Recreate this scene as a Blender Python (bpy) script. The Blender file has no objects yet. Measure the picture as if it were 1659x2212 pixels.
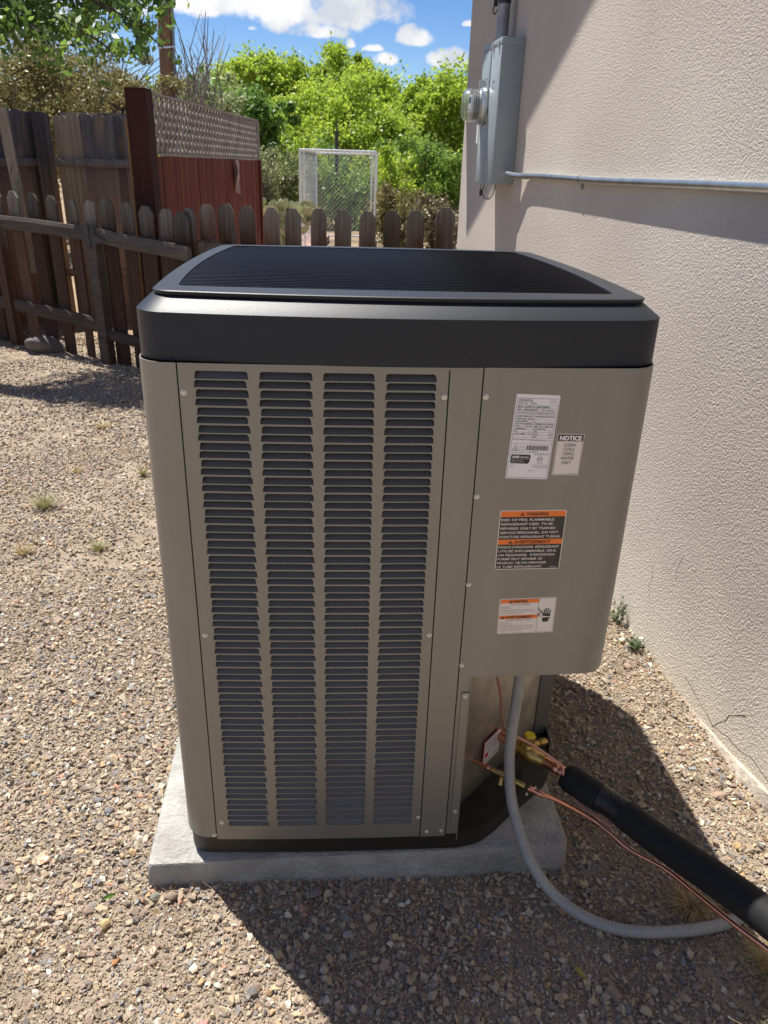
import bpy, bmesh, math, random
import numpy as np
from mathutils import Vector, Matrix

# ------------------------------------------------------------------ camera, world, sun, exposure
PI = math.pi
R = math.radians
scene = bpy.context.scene
C = scene.collection
rnd = random.Random(7)
rng = np.random.default_rng(11)

CAM = Vector((0, 0, 1.50))
YAW, PITCH, ROLL = R(4.2), R(24.458), R(1.764)
FWD = Vector((math.sin(YAW) * math.cos(PITCH), math.cos(YAW) * math.cos(PITCH), -math.sin(PITCH)))
RIGHT0 = Vector((math.cos(YAW), -math.sin(YAW), 0))
UP0 = RIGHT0.cross(FWD)
cr_, sr_ = math.cos(ROLL), math.sin(ROLL)
CR = RIGHT0 * cr_ + UP0 * sr_
CU = UP0 * cr_ - RIGHT0 * sr_
cam_d = bpy.data.cameras.new('camera')
cam = bpy.data.objects.new('camera', cam_d)
C.objects.link(cam)
mw = Matrix((CR, CU, -FWD)).transposed().to_4x4()
mw.translation = CAM
cam.matrix_world = mw
cam_d.sensor_fit = 'VERTICAL'
cam_d.sensor_height = 36
cam_d.lens = 36 * 1640 / 2212
cam_d.clip_start = 0.05
cam_d.clip_end = 2000
cam_d.dof.use_dof = True
cam_d.dof.focus_distance = 1.65
cam_d.dof.aperture_fstop = 12
scene.camera = cam

scene.view_settings.view_transform = 'Standard'
scene.view_settings.look = 'None'
scene.view_settings.exposure = 0.92
scene.view_settings.gamma = 1
scene.view_settings.use_curve_mapping = False

SUNDIR = Vector((0.270, -0.317, -1)).normalized()      # the way the light travels
SUN_EL = math.asin(-SUNDIR.z)
SUN_BEAR = math.atan2(-SUNDIR.x, -SUNDIR.y)             # clockwise from +y
sl = bpy.data.lights.new('sun', 'SUN')
sl.energy = 5.0
sl.angle = R(0.55)
sl.color = (1.0, 0.955, 0.885)
sun = bpy.data.objects.new('sun', sl)
sun.rotation_euler = SUNDIR.to_track_quat('-Z', 'Y').to_euler()
sun.location = (0, 0, 20)
C.objects.link(sun)


def sight(px, py, rng_):
    """the point a horizontal range away on a surveyed line of sight"""
    v = Vector((px - 829.5, -(py - 1106), 0))
    d = FWD * 1640 + CR * v.x + CU * v.y
    k = rng_ / math.hypot(d.x, d.y)
    return CAM + d * k


def ground_pt(px, py, z=0.0):
    v = Vector((px - 829.5, -(py - 1106), 0))
    d = FWD * 1640 + CR * v.x + CU * v.y
    return CAM + d * ((z - CAM.z) / d.z)


world = bpy.data.worlds.new('World')
scene.world = world
world.use_nodes = True
wn, wl = world.node_tree.nodes, world.node_tree.links
wn.clear()


def make_world():
    out = wn.new('ShaderNodeOutputWorld')
    sky = wn.new('ShaderNodeTexSky')
    sky.sky_type = 'NISHITA'
    sky.sun_disc = False
    sky.sun_elevation = SUN_EL
    sky.sun_rotation = SUN_BEAR
    sky.altitude = 1600
    sky.air_density = 1.0
    sky.dust_density = 0.5
    sky.ozone_density = 1.6
    bg = wn.new('ShaderNodeBackground')
    bg.inputs['Strength'].default_value = 0.085
    hs = wn.new('ShaderNodeHueSaturation')
    hs.inputs['Saturation'].default_value = 1.34
    hs.inputs['Hue'].default_value = 0.512
    hs.inputs['Value'].default_value = 0.80
    wl.new(sky.outputs[0], hs.inputs['Color'])
    wl.new(hs.outputs[0], bg.inputs['Color'])
    tc = wn.new('ShaderNodeTexCoord')
    nz = wn.new('ShaderNodeTexNoise')
    nz.inputs['Scale'].default_value = 19
    nz.inputs['Detail'].default_value = 10
    nz.inputs['Roughness'].default_value = 0.62
    wl.new(tc.outputs['Generated'], nz.inputs['Vector'])

    def math_(op, a, b=None, c=None, clamp=False):
        n = wn.new('ShaderNodeMath')
        n.operation = op
        n.use_clamp = clamp
        for i, q in enumerate((a, b, c)):
            if q is None:
                continue
            if isinstance(q, (int, float)):
                n.inputs[i].default_value = q
            else:
                wl.new(q, n.inputs[i])
        return n.outputs[0]

    def dot(vec):
        n = wn.new('ShaderNodeVectorMath')
        n.operation = 'DOT_PRODUCT'
        wl.new(tc.outputs['Generated'], n.inputs[0])
        n.inputs[1].default_value = vec
        return n.outputs['Value']

    def blob(px, py, rx, ry, flat=2.2):
        c = (sight(px, py, 1) - CAM).normalized()
        r = Vector((c.y, -c.x, 0)).normalized()
        u = r.cross(c)
        u = u if u.z > 0 else -u
        a = math_('MULTIPLY', dot(r), 1640 / rx)
        b = dot(u)
        b = math_('MULTIPLY', b, 1640 / ry)
        # a flatter base: stretch the lower half
        lo = math_('MULTIPLY', math_('MINIMUM', b, 0.0), flat)
        b = math_('ADD', math_('MAXIMUM', b, 0.0), lo)
        s = math_('ADD', math_('MULTIPLY', a, a), math_('MULTIPLY', b, b))
        v = math_('SUBTRACT', 1.0, s)
        front = math_('GREATER_THAN', dot(c), 0.3)
        return math_('SUBTRACT', math_('MULTIPLY', math_('ADD', v, 4.0), front), 4.0)
    blobs = [(560, -20, 205, 100), (640, 20, 190, 85), (700, 30, 130, 66), (470, 10, 115, 52), (690, 72, 66, 28), (897, 88, 44, 27), (840, 132, 36, 19),
             (968, 134, 52, 28), (806, 106, 24, 10), (757, 98, 12, 14), (1012, 53, 14, 8), (280, 20, 70, 40), (545, 62, 14, 9),
             (60, 40, 160, 60), (1300, -500, 380, 190), (100, -650, 300, 150), (900, -900, 420, 160), (-700, -100, 300, 120),
             (-1500, -300, 500, 160)]
    tot = None
    for b in blobs:
        v = blob(*b)
        tot = v if tot is None else math_('MAXIMUM', tot, v)
    # rest of the sky behind the camera: unseen clouds added to whiten ambient light
    nb = wn.new('ShaderNodeTexNoise')
    nb.inputs['Scale'].default_value = 2.6
    nb.inputs['Detail'].default_value = 3
    wl.new(tc.outputs['Generated'], nb.inputs['Vector'])
    back = math_('MULTIPLY', math_('SUBTRACT', nb.outputs['Fac'], 0.50), 5.0)
    back = math_('SUBTRACT', back, math_('MULTIPLY', math_('GREATER_THAN', dot((FWD.x, FWD.y, 0)), 0.1), 4.0))
    tot = math_('MAXIMUM', tot, back)
    tot = math_('ADD', tot, math_('MULTIPLY', math_('SUBTRACT', nz.outputs['Fac'], 0.5), 3.3))
    mask = wn.new('ShaderNodeMapRange')
    mask.interpolation_type = 'SMOOTHSTEP'
    mask.inputs['From Min'].default_value = 0.05
    mask.inputs['From Max'].default_value = 0.75
    wl.new(tot, mask.inputs['Value'])
    n2 = wn.new('ShaderNodeTexNoise')
    n2.inputs['Scale'].default_value = 22
    n2.inputs['Detail'].default_value = 6
    wl.new(tc.outputs['Generated'], n2.inputs['Vector'])
    ramp = wn.new('ShaderNodeValToRGB')
    ramp.color_ramp.elements[0].position = 0.40
    ramp.color_ramp.elements[0].color = (0.66, 0.70, 0.77, 1)
    ramp.color_ramp.elements[1].position = 0.62
    ramp.color_ramp.elements[1].color = (1.0, 1.0, 1.0, 1)
    wl.new(n2.outputs['Fac'], ramp.inputs['Fac'])
    cb = wn.new('ShaderNodeBackground')
    cb.inputs['Strength'].default_value = 0.54
    wl.new(ramp.outputs['Color'], cb.inputs['Color'])
    mx = wn.new('ShaderNodeMixShader')
    wl.new(mask.outputs['Result'], mx.inputs['Fac'])
    wl.new(bg.outputs[0], mx.inputs[1])
    wl.new(cb.outputs[0], mx.inputs[2])
    wl.new(mx.outputs[0], out.inputs['Surface'])


make_world()

# ------------------------------------------------------------------ helpers: materials
MATS = {}


def mat(name, col, rough=0.6, metal=0.0, var=None, vscale=8.0, vstretch=(1, 1, 1), bump=0.0, bscale=60.0, bstretch=None,
        spec=None, objrand=0.0, coat=0.0, detail=6, bdist=0.002, trans=None, huerand=0.0, rampstops=None):
    """principled material; var = second colour mixed by noise; objrand = brightness change per object"""
    m = bpy.data.materials.new(name)
    m.use_nodes = True
    nt = m.node_tree
    b = nt.nodes['Principled BSDF']
    b.inputs['Roughness'].default_value = rough
    b.inputs['Metallic'].default_value = metal
    if spec is not None:
        b.inputs['Specular IOR Level'].default_value = spec
    if coat:
        b.inputs['Coat Weight'].default_value = coat
    tc = nt.nodes.new('ShaderNodeTexCoord')
    src = None
    if rampstops:
        oi = nt.nodes.new('ShaderNodeObjectInfo')
        rp = nt.nodes.new('ShaderNodeValToRGB')
        rp.color_ramp.interpolation = 'CONSTANT' if len(rampstops) > 4 else 'LINEAR'
        els = rp.color_ramp.elements
        for i, (p, c) in enumerate(rampstops):
            e = els[i] if i < 2 else els.new(p)
            e.position = p
            e.color = (*c, 1)
        nt.links.new(oi.outputs['Random'], rp.inputs['Fac'])
        src = rp.outputs['Color']
    if var is not None:
        mp = nt.nodes.new('ShaderNodeMapping')
        mp.inputs['Scale'].default_value = vstretch
        nt.links.new(tc.outputs['Object'], mp.inputs['Vector'])
        if objrand:
            oi2 = nt.nodes.new('ShaderNodeObjectInfo')
            ml = nt.nodes.new('ShaderNodeVectorMath')
            ml.operation = 'SCALE'
            cx = nt.nodes.new('ShaderNodeCombineXYZ')
            for k in range(3):
                nt.links.new(oi2.outputs['Random'], cx.inputs[k])
            nt.links.new(cx.outputs[0], ml.inputs[0])
            ml.inputs['Scale'].default_value = 37
            nt.links.new(ml.outputs[0], mp.inputs['Location'])
        nz = nt.nodes.new('ShaderNodeTexNoise')
        nz.inputs['Scale'].default_value = vscale
        nz.inputs['Detail'].default_value = detail
        nz.inputs['Roughness'].default_value = 0.6
        nt.links.new(mp.outputs[0], nz.inputs['Vector'])
        mr = nt.nodes.new('ShaderNodeMapRange')
        mr.inputs['From Min'].default_value = 0.33
        mr.inputs['From Max'].default_value = 0.67
        nt.links.new(nz.outputs['Fac'], mr.inputs['Value'])
        mx = nt.nodes.new('ShaderNodeMix')
        mx.data_type = 'RGBA'
        nt.links.new(mr.outputs[0], mx.inputs['Factor'])
        if src is not None:
            nt.links.new(src, mx.inputs['A'])
            mm = nt.nodes.new('ShaderNodeMix')
            mm.data_type = 'RGBA'
            mm.blend_type = 'MULTIPLY'
            mm.inputs['Factor'].default_value = 1
            nt.links.new(src, mm.inputs['A'])
            mm.inputs['B'].default_value = (*var, 1)
            nt.links.new(mm.outputs['Result'], mx.inputs['B'])
        else:
            mx.inputs['A'].default_value = (*col, 1)
            mx.inputs['B'].default_value = (*var, 1)
        src = mx.outputs['Result']
    if objrand:
        oi = nt.nodes.new('ShaderNodeObjectInfo')
        mr2 = nt.nodes.new('ShaderNodeMapRange')
        mr2.inputs['To Min'].default_value = 1 - objrand
        mr2.inputs['To Max'].default_value = 1 + objrand
        nt.links.new(oi.outputs['Random'], mr2.inputs['Value'])
        hs = nt.nodes.new('ShaderNodeHueSaturation')
        nt.links.new(mr2.outputs[0], hs.inputs['Value'])
        if src is not None:
            nt.links.new(src, hs.inputs['Color'])
        else:
            hs.inputs['Color'].default_value = (*col, 1)
        src = hs.outputs['Color']
    if src is not None:
        nt.links.new(src, b.inputs['Base Color'])
    else:
        b.inputs['Base Color'].default_value = (*col, 1)
    if bump:
        mp = nt.nodes.new('ShaderNodeMapping')
        mp.inputs['Scale'].default_value = bstretch or (1, 1, 1)
        nt.links.new(tc.outputs['Object'], mp.inputs['Vector'])
        nz = nt.nodes.new('ShaderNodeTexNoise')
        nz.inputs['Scale'].default_value = bscale
        nz.inputs['Detail'].default_value = 4
        nt.links.new(mp.outputs[0], nz.inputs['Vector'])
        bp = nt.nodes.new('ShaderNodeBump')
        bp.inputs['Strength'].default_value = bump
        bp.inputs['Distance'].default_value = bdist
        nt.links.new(nz.outputs['Fac'], bp.inputs['Height'])
        nt.links.new(bp.outputs[0], b.inputs['Normal'])
    if trans:
        tr = nt.nodes.new('ShaderNodeBsdfTranslucent')
        ms = nt.nodes.new('ShaderNodeMixShader')
        ms.inputs['Fac'].default_value = trans
        if src is not None:
            nt.links.new(src, tr.inputs['Color'])
        else:
            tr.inputs['Color'].default_value = (*col, 1)
        o = nt.nodes['Material Output']
        nt.links.new(b.outputs[0], ms.inputs[1])
        nt.links.new(tr.outputs[0], ms.inputs[2])
        nt.links.new(ms.outputs[0], o.inputs['Surface'])
    MATS[name] = m
    return m


def leaf_mat(name, a, b, trans=0.35, rough=0.5):
    """foliage whose colour runs from a to b with the leaf's own 'tint' attribute"""
    m = bpy.data.materials.new(name)
    m.use_nodes = True
    nt = m.node_tree
    p = nt.nodes['Principled BSDF']
    p.inputs['Roughness'].default_value = rough
    at = nt.nodes.new('ShaderNodeAttribute')
    at.attribute_name = 'tint'
    mx = nt.nodes.new('ShaderNodeMix')
    mx.data_type = 'RGBA'
    mx.inputs['A'].default_value = (*a, 1)
    mx.inputs['B'].default_value = (*b, 1)
    nt.links.new(at.outputs['Fac'], mx.inputs['Factor'])
    nt.links.new(mx.outputs['Result'], p.inputs['Base Color'])
    tr = nt.nodes.new('ShaderNodeBsdfTranslucent')
    nt.links.new(mx.outputs['Result'], tr.inputs['Color'])
    ms = nt.nodes.new('ShaderNodeMixShader')
    ms.inputs['Fac'].default_value = trans
    nt.links.new(p.outputs[0], ms.inputs[1])
    nt.links.new(tr.outputs[0], ms.inputs[2])
    nt.links.new(ms.outputs[0], nt.nodes['Material Output'].inputs['Surface'])
    return m


# ------------------------------------------------------------------ helpers: geometry
class MB:
    def __init__(s):
        s.v, s.f = [], []

    def add(s, vs, fs):
        o = len(s.v)
        s.v += [tuple(v) for v in vs]
        s.f += [tuple(i + o for i in f) for f in fs]

    def box(s, x0, x1, y0, y1, z0, z1, M=None):
        vs = [Vector((x, y, z)) for z in (z0, z1) for x, y in ((x0, y0), (x1, y0), (x1, y1), (x0, y1))]
        if M is not None:
            vs = [M @ v for v in vs]
        s.add(vs, [(3, 2, 1, 0), (4, 5, 6, 7), (0, 1, 5, 4), (1, 2, 6, 5), (2, 3, 7, 6), (3, 0, 4, 7)])
        return s

    def bar(s, a, b, w, d, up=(0, 0, 1)):
        """box beam from a to b, w wide across, d deep"""
        a, b = Vector(a), Vector(b)
        t = (b - a).normalized()
        u = Vector(up)
        if abs(t.dot(u)) > 0.97:
            u = Vector((0, 1, 0))
        sd = t.cross(u).normalized()
        u = sd.cross(t)
        vs = []
        for p in (a, b):
            for i, j in ((-1, -1), (1, -1), (1, 1), (-1, 1)):
                vs.append(p + sd * i * w / 2 + u * j * d / 2)
        s.add(vs, [(3, 2, 1, 0), (4, 5, 6, 7), (0, 1, 5, 4), (1, 2, 6, 5), (2, 3, 7, 6), (3, 0, 4, 7)])
        return s

    def tube(s, pts, r, n=8, cap=True):
        pts = [Vector(p) for p in pts]
        rs = r if isinstance(r, (list, tuple)) else [r] * len(pts)
        ref = None
        rings = []
        for i, p in enumerate(pts):
            t = (pts[min(i + 1, len(pts) - 1)] - pts[max(i - 1, 0)]).normalized()
            if ref is None:
                ref = t.orthogonal().normalized()
            ref = (ref - t * ref.dot(t)).normalized()
            sd = t.cross(ref)
            rings.append([p + (ref * math.cos(2 * PI * k / n) + sd * math.sin(2 * PI * k / n)) * rs[i] for k in range(n)])
        fs = []
        for i in range(len(pts) - 1):
            for k in range(n):
                fs.append((i * n + k, i * n + (k + 1) % n, (i + 1) * n + (k + 1) % n, (i + 1) * n + k))
        if cap:
            fs.append(tuple(range(n - 1, -1, -1)))
            fs.append(tuple((len(pts) - 1) * n + k for k in range(n)))
        s.add([v for r_ in rings for v in r_], fs)
        return s

    def loft(s, rings, closed=True, cap0=False, cap1=False, close_u=True):
        n = len(rings[0])
        fs = []
        for i in range(len(rings) - 1):
            for k in range(n if close_u else n - 1):
                fs.append((i * n + k, i * n + (k + 1) % n, (i + 1) * n + (k + 1) % n, (i + 1) * n + k))
        if cap0:
            fs.append(tuple(range(n - 1, -1, -1)))
        if cap1:
            fs.append(tuple((len(rings) - 1) * n + k for k in range(n)))
        s.add([v for r_ in rings for v in r_], fs)
        return s

    def lathe(s, o, axis, prof, n=20):
        """prof = (radius, distance along axis)"""
        axis = Vector(axis).normalized()
        a = axis.orthogonal().normalized()
        b = axis.cross(a)
        o = Vector(o)
        rings = [[o + axis * h + (a * math.cos(2 * PI * k / n) + b * math.sin(2 * PI * k / n)) * r for k in range(n)] for r, h in prof]
        return s.loft(rings, cap0=True, cap1=True)

    def build(s, name, m, parent=None, smooth=False, loc=None, rot=None):
        me = bpy.data.meshes.new(name)
        me.from_pydata(s.v, [], s.f)
        me.update()
        bm = bmesh.new()
        bm.from_mesh(me)
        bmesh.ops.recalc_face_normals(bm, faces=bm.faces)
        bm.to_mesh(me)
        bm.free()
        if m is not None:
            me.materials.append(m)
        if smooth:
            me.polygons.foreach_set('use_smooth', [True] * len(me.polygons))
            me.set_sharp_from_angle(angle=R(38))
        return link(name, me, parent, loc, rot)


def link(name, me, parent=None, loc=None, rot=None):
    o = bpy.data.objects.new(name, me)
    C.objects.link(o)
    if parent is not None:
        o.parent = parent
    if loc is not None:
        o.location = loc
    if rot is not None:
        o.rotation_euler = rot
    return o


def bevel(o, w, seg=2):
    b = o.modifiers.new('bevel', 'BEVEL')
    b.width = w
    b.segments = seg
    b.limit_method = 'ANGLE'
    b.angle_limit = R(40)
    o.data.polygons.foreach_set('use_smooth', [True] * len(o.data.polygons))
    return o


def tag(o, label=None, cat=None, group=None, kind=None):
    for k, v in (('label', label), ('category', cat), ('group', group), ('kind', kind)):
        if v:
            o[k] = v
    return o


def thing(name, label, cat, loc=(0, 0, 0), rotz=0, group=None):
    o = bpy.data.objects.new(name, None)
    o.empty_display_size = 0.1
    C.objects.link(o)
    o.location = loc
    o.rotation_euler = (0, 0, rotz)
    return tag(o, label, cat, group)


def smooth_path(pts, k=6):
    """Catmull-Rom through the points"""
    pts = [Vector(p) for p in pts]
    P = [pts[0] * 2 - pts[1]] + pts + [pts[-1] * 2 - pts[-2]]
    out = []
    for i in range(1, len(P) - 2):
        for j in range(k):
            t = j / k
            a, b, c, d = P[i - 1], P[i], P[i + 1], P[i + 2]
            out.append(0.5 * ((2 * b) + (c - a) * t + (2 * a - 5 * b + 4 * c - d) * t * t + (3 * b - a - 3 * c + d) * t ** 3))
    out.append(pts[-1])
    return out


def quads_mesh(name, Q, tint, m, parent=None):
    """Q: (n,4,3) array of leaves; tint: (n,)"""
    n = len(Q)
    me = bpy.data.meshes.new(name)
    me.vertices.add(n * 4)
    me.vertices.foreach_set('co', Q.reshape(-1).astype(np.float32))
    me.loops.add(n * 4)
    me.loops.foreach_set('vertex_index', np.arange(n * 4, dtype=np.int32))
    me.polygons.add(n)
    me.polygons.foreach_set('loop_start', np.arange(0, n * 4, 4, dtype=np.int32))
    me.polygons.foreach_set('loop_total', np.full(n, 4, dtype=np.int32))
    me.update(calc_edges=True)
    a = me.attributes.new('tint', 'FLOAT', 'FACE')
    a.data.foreach_set('value', tint.astype(np.float32))
    me.materials.append(m)
    return link(name, me, parent)


def leaves(centers, size, aspect=0.5, droop=0.0, jitter=0.4, flat=0.0):
    """leaf quads (rhombus) at centers"""
    n = len(centers)
    d = rng.normal(size=(n, 3))
    d[:, 2] = d[:, 2] * (1 - flat) - droop
    d /= np.linalg.norm(d, axis=1)[:, None]
    e = rng.normal(size=(n, 3))
    e -= (e * d).sum(1)[:, None] * d
    e /= np.linalg.norm(e, axis=1)[:, None]
    s = size * (1 + jitter * rng.uniform(-1, 1, n))[:, None]
    w = s * aspect
    c = centers
    return np.stack([c - d * s / 2, c + e * w / 2 - d * s * 0.05, c + d * s / 2, c - e * w / 2 - d * s * 0.05], axis=1)



# ------------------------------------------------------------------ materials
M_soil = mat('soil', (0.175, 0.138, 0.104), 0.95, var=(0.33, 0.268, 0.200), vscale=7, bump=1.0, bscale=160, bdist=0.006, spec=0.15, detail=9)
M_far_soil = mat('desert_soil', (0.30, 0.22, 0.15), 0.95, var=(0.20, 0.15, 0.09), vscale=0.8, bump=0.5, bscale=20, spec=0.1)
STONE = [(0.0, (0.235, 0.170, 0.120)), (0.18, (0.165, 0.118, 0.090)), (0.34, (0.27, 0.205, 0.150)), (0.50, (0.195, 0.130, 0.100)),
         (0.63, (0.130, 0.108, 0.098)), (0.74, (0.26, 0.19, 0.120)), (0.86, (0.33, 0.275, 0.225)), (0.90, (0.155, 0.145, 0.145)),
         (0.945, (0.27, 0.165, 0.090)), (0.978, (0.42, 0.38, 0.33)), (0.992, (0.30, 0.15, 0.10))]
M_stone = mat('gravel_stone', (0.3, 0.2, 0.15), 0.85, rampstops=[(p, tuple(min(0.75, c * k_ + 0.01) for c, k_ in zip(q, (1.80, 1.98, 2.04)))) for p, q in STONE], var=(0.66, 0.64, 0.61), vscale=90, bump=0.5, bscale=260, bdist=0.001, spec=0.25)
M_straw = mat('straw', (0.42, 0.31, 0.17), 0.8, spec=0.2, rampstops=[(0, (0.42, 0.32, 0.19)), (1, (0.24, 0.16, 0.10))])
M_pad = mat('pad_concrete', (0.38, 0.37, 0.345), 0.9, var=(0.235, 0.222, 0.20), vscale=11, detail=12, bump=1.0, bscale=110, bdist=0.007, spec=0.2)
M_paint = mat('taupe_metal_paint', (0.262, 0.252, 0.226), 0.39, metal=0.5, var=(0.222, 0.211, 0.186), vscale=2.6, vstretch=(3, 3, 0.6), detail=9, bump=0.06, bscale=900, bdist=0.0004)
M_blade = mat('louver_paint', (0.130, 0.126, 0.128), 0.5, metal=0.25, bump=0.05, bscale=900, bdist=0.0004)
M_dark = mat('black_interior', (0.012, 0.012, 0.013), 0.8)
M_capp = mat('black_cap_plastic', (0.008, 0.012, 0.019), 0.46, spec=0.45, bump=0.35, bscale=700, bdist=0.0008)
M_capt = M_capp
M_wire = mat('black_coated_wire', (0.003, 0.004, 0.007), 0.20, spec=0.6)
M_pan = mat('black_base_pan', (0.009, 0.009, 0.009), 0.5, var=(0.022, 0.018, 0.013), vscale=30, vstretch=(0.4, 0.4, 3))
M_galv = mat('galvanised_plate', (0.48, 0.45, 0.38), 0.42, metal=0.75, var=(0.30, 0.275, 0.235), vscale=14)
M_screw = mat('zinc_screw', (0.62, 0.60, 0.56), 0.32, metal=0.9)
M_brass = mat('brass', (0.52, 0.36, 0.12), 0.34, metal=0.9, var=(0.40, 0.26, 0.08), vscale=40)
M_copper = mat('copper', (0.72, 0.33, 0.21), 0.26, metal=0.95, var=(0.58, 0.24, 0.15), vscale=60)
M_cuwire = mat('thin_copper', (0.50, 0.24, 0.19), 0.42, metal=0.6)
M_yellow = mat('yellow_cap', (0.72, 0.55, 0.02), 0.4)
M_foam = mat('black_foam', (0.012, 0.012, 0.013), 0.72, spec=0.25, bump=0.15, bscale=300)
M_tape = mat('black_tape', (0.010, 0.010, 0.012), 0.36, spec=0.35, bump=0.9, bscale=70, bstretch=(3, 0.6, 1), bdist=0.003)
M_whip = mat('grey_conduit', (0.31, 0.305, 0.29), 0.45, var=(0.26, 0.255, 0.245), vscale=10)
M_fin = mat('coil_fins', (0.09, 0.06, 0.045), 0.5, metal=0.5, var=(0.02, 0.018, 0.016), vscale=1, vstretch=(700, 1, 1))
M_white = mat('label_white', (0.80, 0.77, 0.78), 0.35)
M_cream = mat('label_cream', (0.74, 0.67, 0.61), 0.35)
M_orange = mat('label_orange', (0.85, 0.19, 0.025), 0.35)
M_ink = mat('label_ink', (0.02, 0.018, 0.02), 0.4)
M_lblack = mat('label_black', (0.035, 0.03, 0.028), 0.25, var=(0.015, 0.014, 0.016), vscale=30)
M_lred = mat('label_red', (0.6, 0.03, 0.04), 0.4)
M_meterbox = mat('grey_meter_paint', (0.30, 0.345, 0.36), 0.5, spec=0.35, var=(0.265, 0.305, 0.32), vscale=5)
M_emt = mat('galvanised_pipe', (0.60, 0.63, 0.62), 0.30, metal=0.9, var=(0.45, 0.48, 0.48), vscale=20, vstretch=(1, 1, 1))
M_mast = mat('weathered_mast', (0.32, 0.33, 0.35), 0.5, metal=0.6, var=(0.2, 0.2, 0.22), vscale=14)
M_strapm = mat('black_strap', (0.02, 0.02, 0.02), 0.5)
M_roof = mat('roof_shingle', (0.12, 0.10, 0.09), 0.9, bump=0.5, bscale=30)
M_fascia = mat('fascia_paint', (0.35, 0.28, 0.22), 0.7)
M_footing = mat('footing_plaster', (0.46, 0.41, 0.34), 0.95, var=(0.28, 0.235, 0.19), vscale=25, bump=1.0, bscale=45, bdist=0.01)
M_boulder = mat('boulder', (0.20, 0.14, 0.11), 0.9, var=(0.12, 0.085, 0.07), vscale=9, bump=0.7, bscale=40, bdist=0.006)


def stucco():
    m = bpy.data.materials.new('stucco')
    m.use_nodes = True
    nt = m.node_tree
    b = nt.nodes['Principled BSDF']
    b.inputs['Roughness'].default_value = 0.95
    b.inputs['Specular IOR Level'].default_value = 0.15
    tc = nt.nodes.new('ShaderNodeTexCoord')
    n1 = nt.nodes.new('ShaderNodeTexNoise')
    n1.inputs['Scale'].default_value = 1.3
    n1.inputs['Detail'].default_value = 7
    nt.links.new(tc.outputs['Object'], n1.inputs['Vector'])
    rp = nt.nodes.new('ShaderNodeValToRGB')
    rp.color_ramp.elements[0].position = 0.3
    rp.color_ramp.elements[0].color = (0.440, 0.385, 0.335, 1)
    rp.color_ramp.elements[1].position = 0.7
    rp.color_ramp.elements[1].color = (0.535, 0.480, 0.415, 1)
    nt.links.new(n1.outputs['Fac'], rp.inputs['Fac'])
    # paler towards the ground, with a noise-broken edge
    sx = nt.nodes.new('ShaderNodeSeparateXYZ')
    nt.links.new(tc.outputs['Object'], sx.inputs[0])
    n3 = nt.nodes.new('ShaderNodeTexNoise')
    n3.inputs['Scale'].default_value = 5
    n3.inputs['Detail'].default_value = 6
    nt.links.new(tc.outputs['Object'], n3.inputs['Vector'])
    ad = nt.nodes.new('ShaderNodeMath')
    ad.operation = 'MULTIPLY_ADD'
    nt.links.new(n3.outputs['Fac'], ad.inputs[0])
    ad.inputs[1].default_value = -0.5
    nt.links.new(sx.outputs['Z'], ad.inputs[2])
    mr = nt.nodes.new('ShaderNodeMapRange')
    mr.inputs['From Min'].default_value = -0.25
    mr.inputs['From Max'].default_value = 0.22
    mr.inputs['To Min'].default_value = 1
    mr.inputs['To Max'].default_value = 0
    nt.links.new(ad.outputs[0], mr.inputs['Value'])
    mx = nt.nodes.new('ShaderNodeMix')
    mx.data_type = 'RGBA'
    nt.links.new(mr.outputs[0], mx.inputs['Factor'])
    nt.links.new(rp.outputs['Color'], mx.inputs['A'])
    mx.inputs['B'].default_value = (0.66, 0.60, 0.50, 1)
    nt.links.new(mx.outputs['Result'], b.inputs['Base Color'])
    # pebbled, trowelled relief
    n2 = nt.nodes.new('ShaderNodeTexNoise')
    n2.inputs['Scale'].default_value = 145
    n2.inputs['Detail'].default_value = 2.5
    n2.inputs['Roughness'].default_value = 0.45
    n2.inputs['Distortion'].default_value = 0.6
    nt.links.new(tc.outputs['Object'], n2.inputs['Vector'])
    n4 = nt.nodes.new('ShaderNodeTexNoise')
    n4.inputs['Scale'].default_value = 600
    n4.inputs['Detail'].default_value = 2
    nt.links.new(tc.outputs['Object'], n4.inputs['Vector'])
    a2 = nt.nodes.new('ShaderNodeMath')
    a2.operation = 'MULTIPLY_ADD'
    nt.links.new(n4.outputs['Fac'], a2.inputs[0])
    a2.inputs[1].default_value = 0.18
    nt.links.new(n2.outputs['Fac'], a2.inputs[2])
    bp = nt.nodes.new('ShaderNodeBump')
    bp.inputs['Strength'].default_value = 0.95
    bp.inputs['Distance'].default_value = 0.0048
    nt.links.new(a2.outputs[0], bp.inputs['Height'])
    nt.links.new(bp.outputs[0], b.inputs['Normal'])
    return m


M_stucco = stucco()


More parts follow.
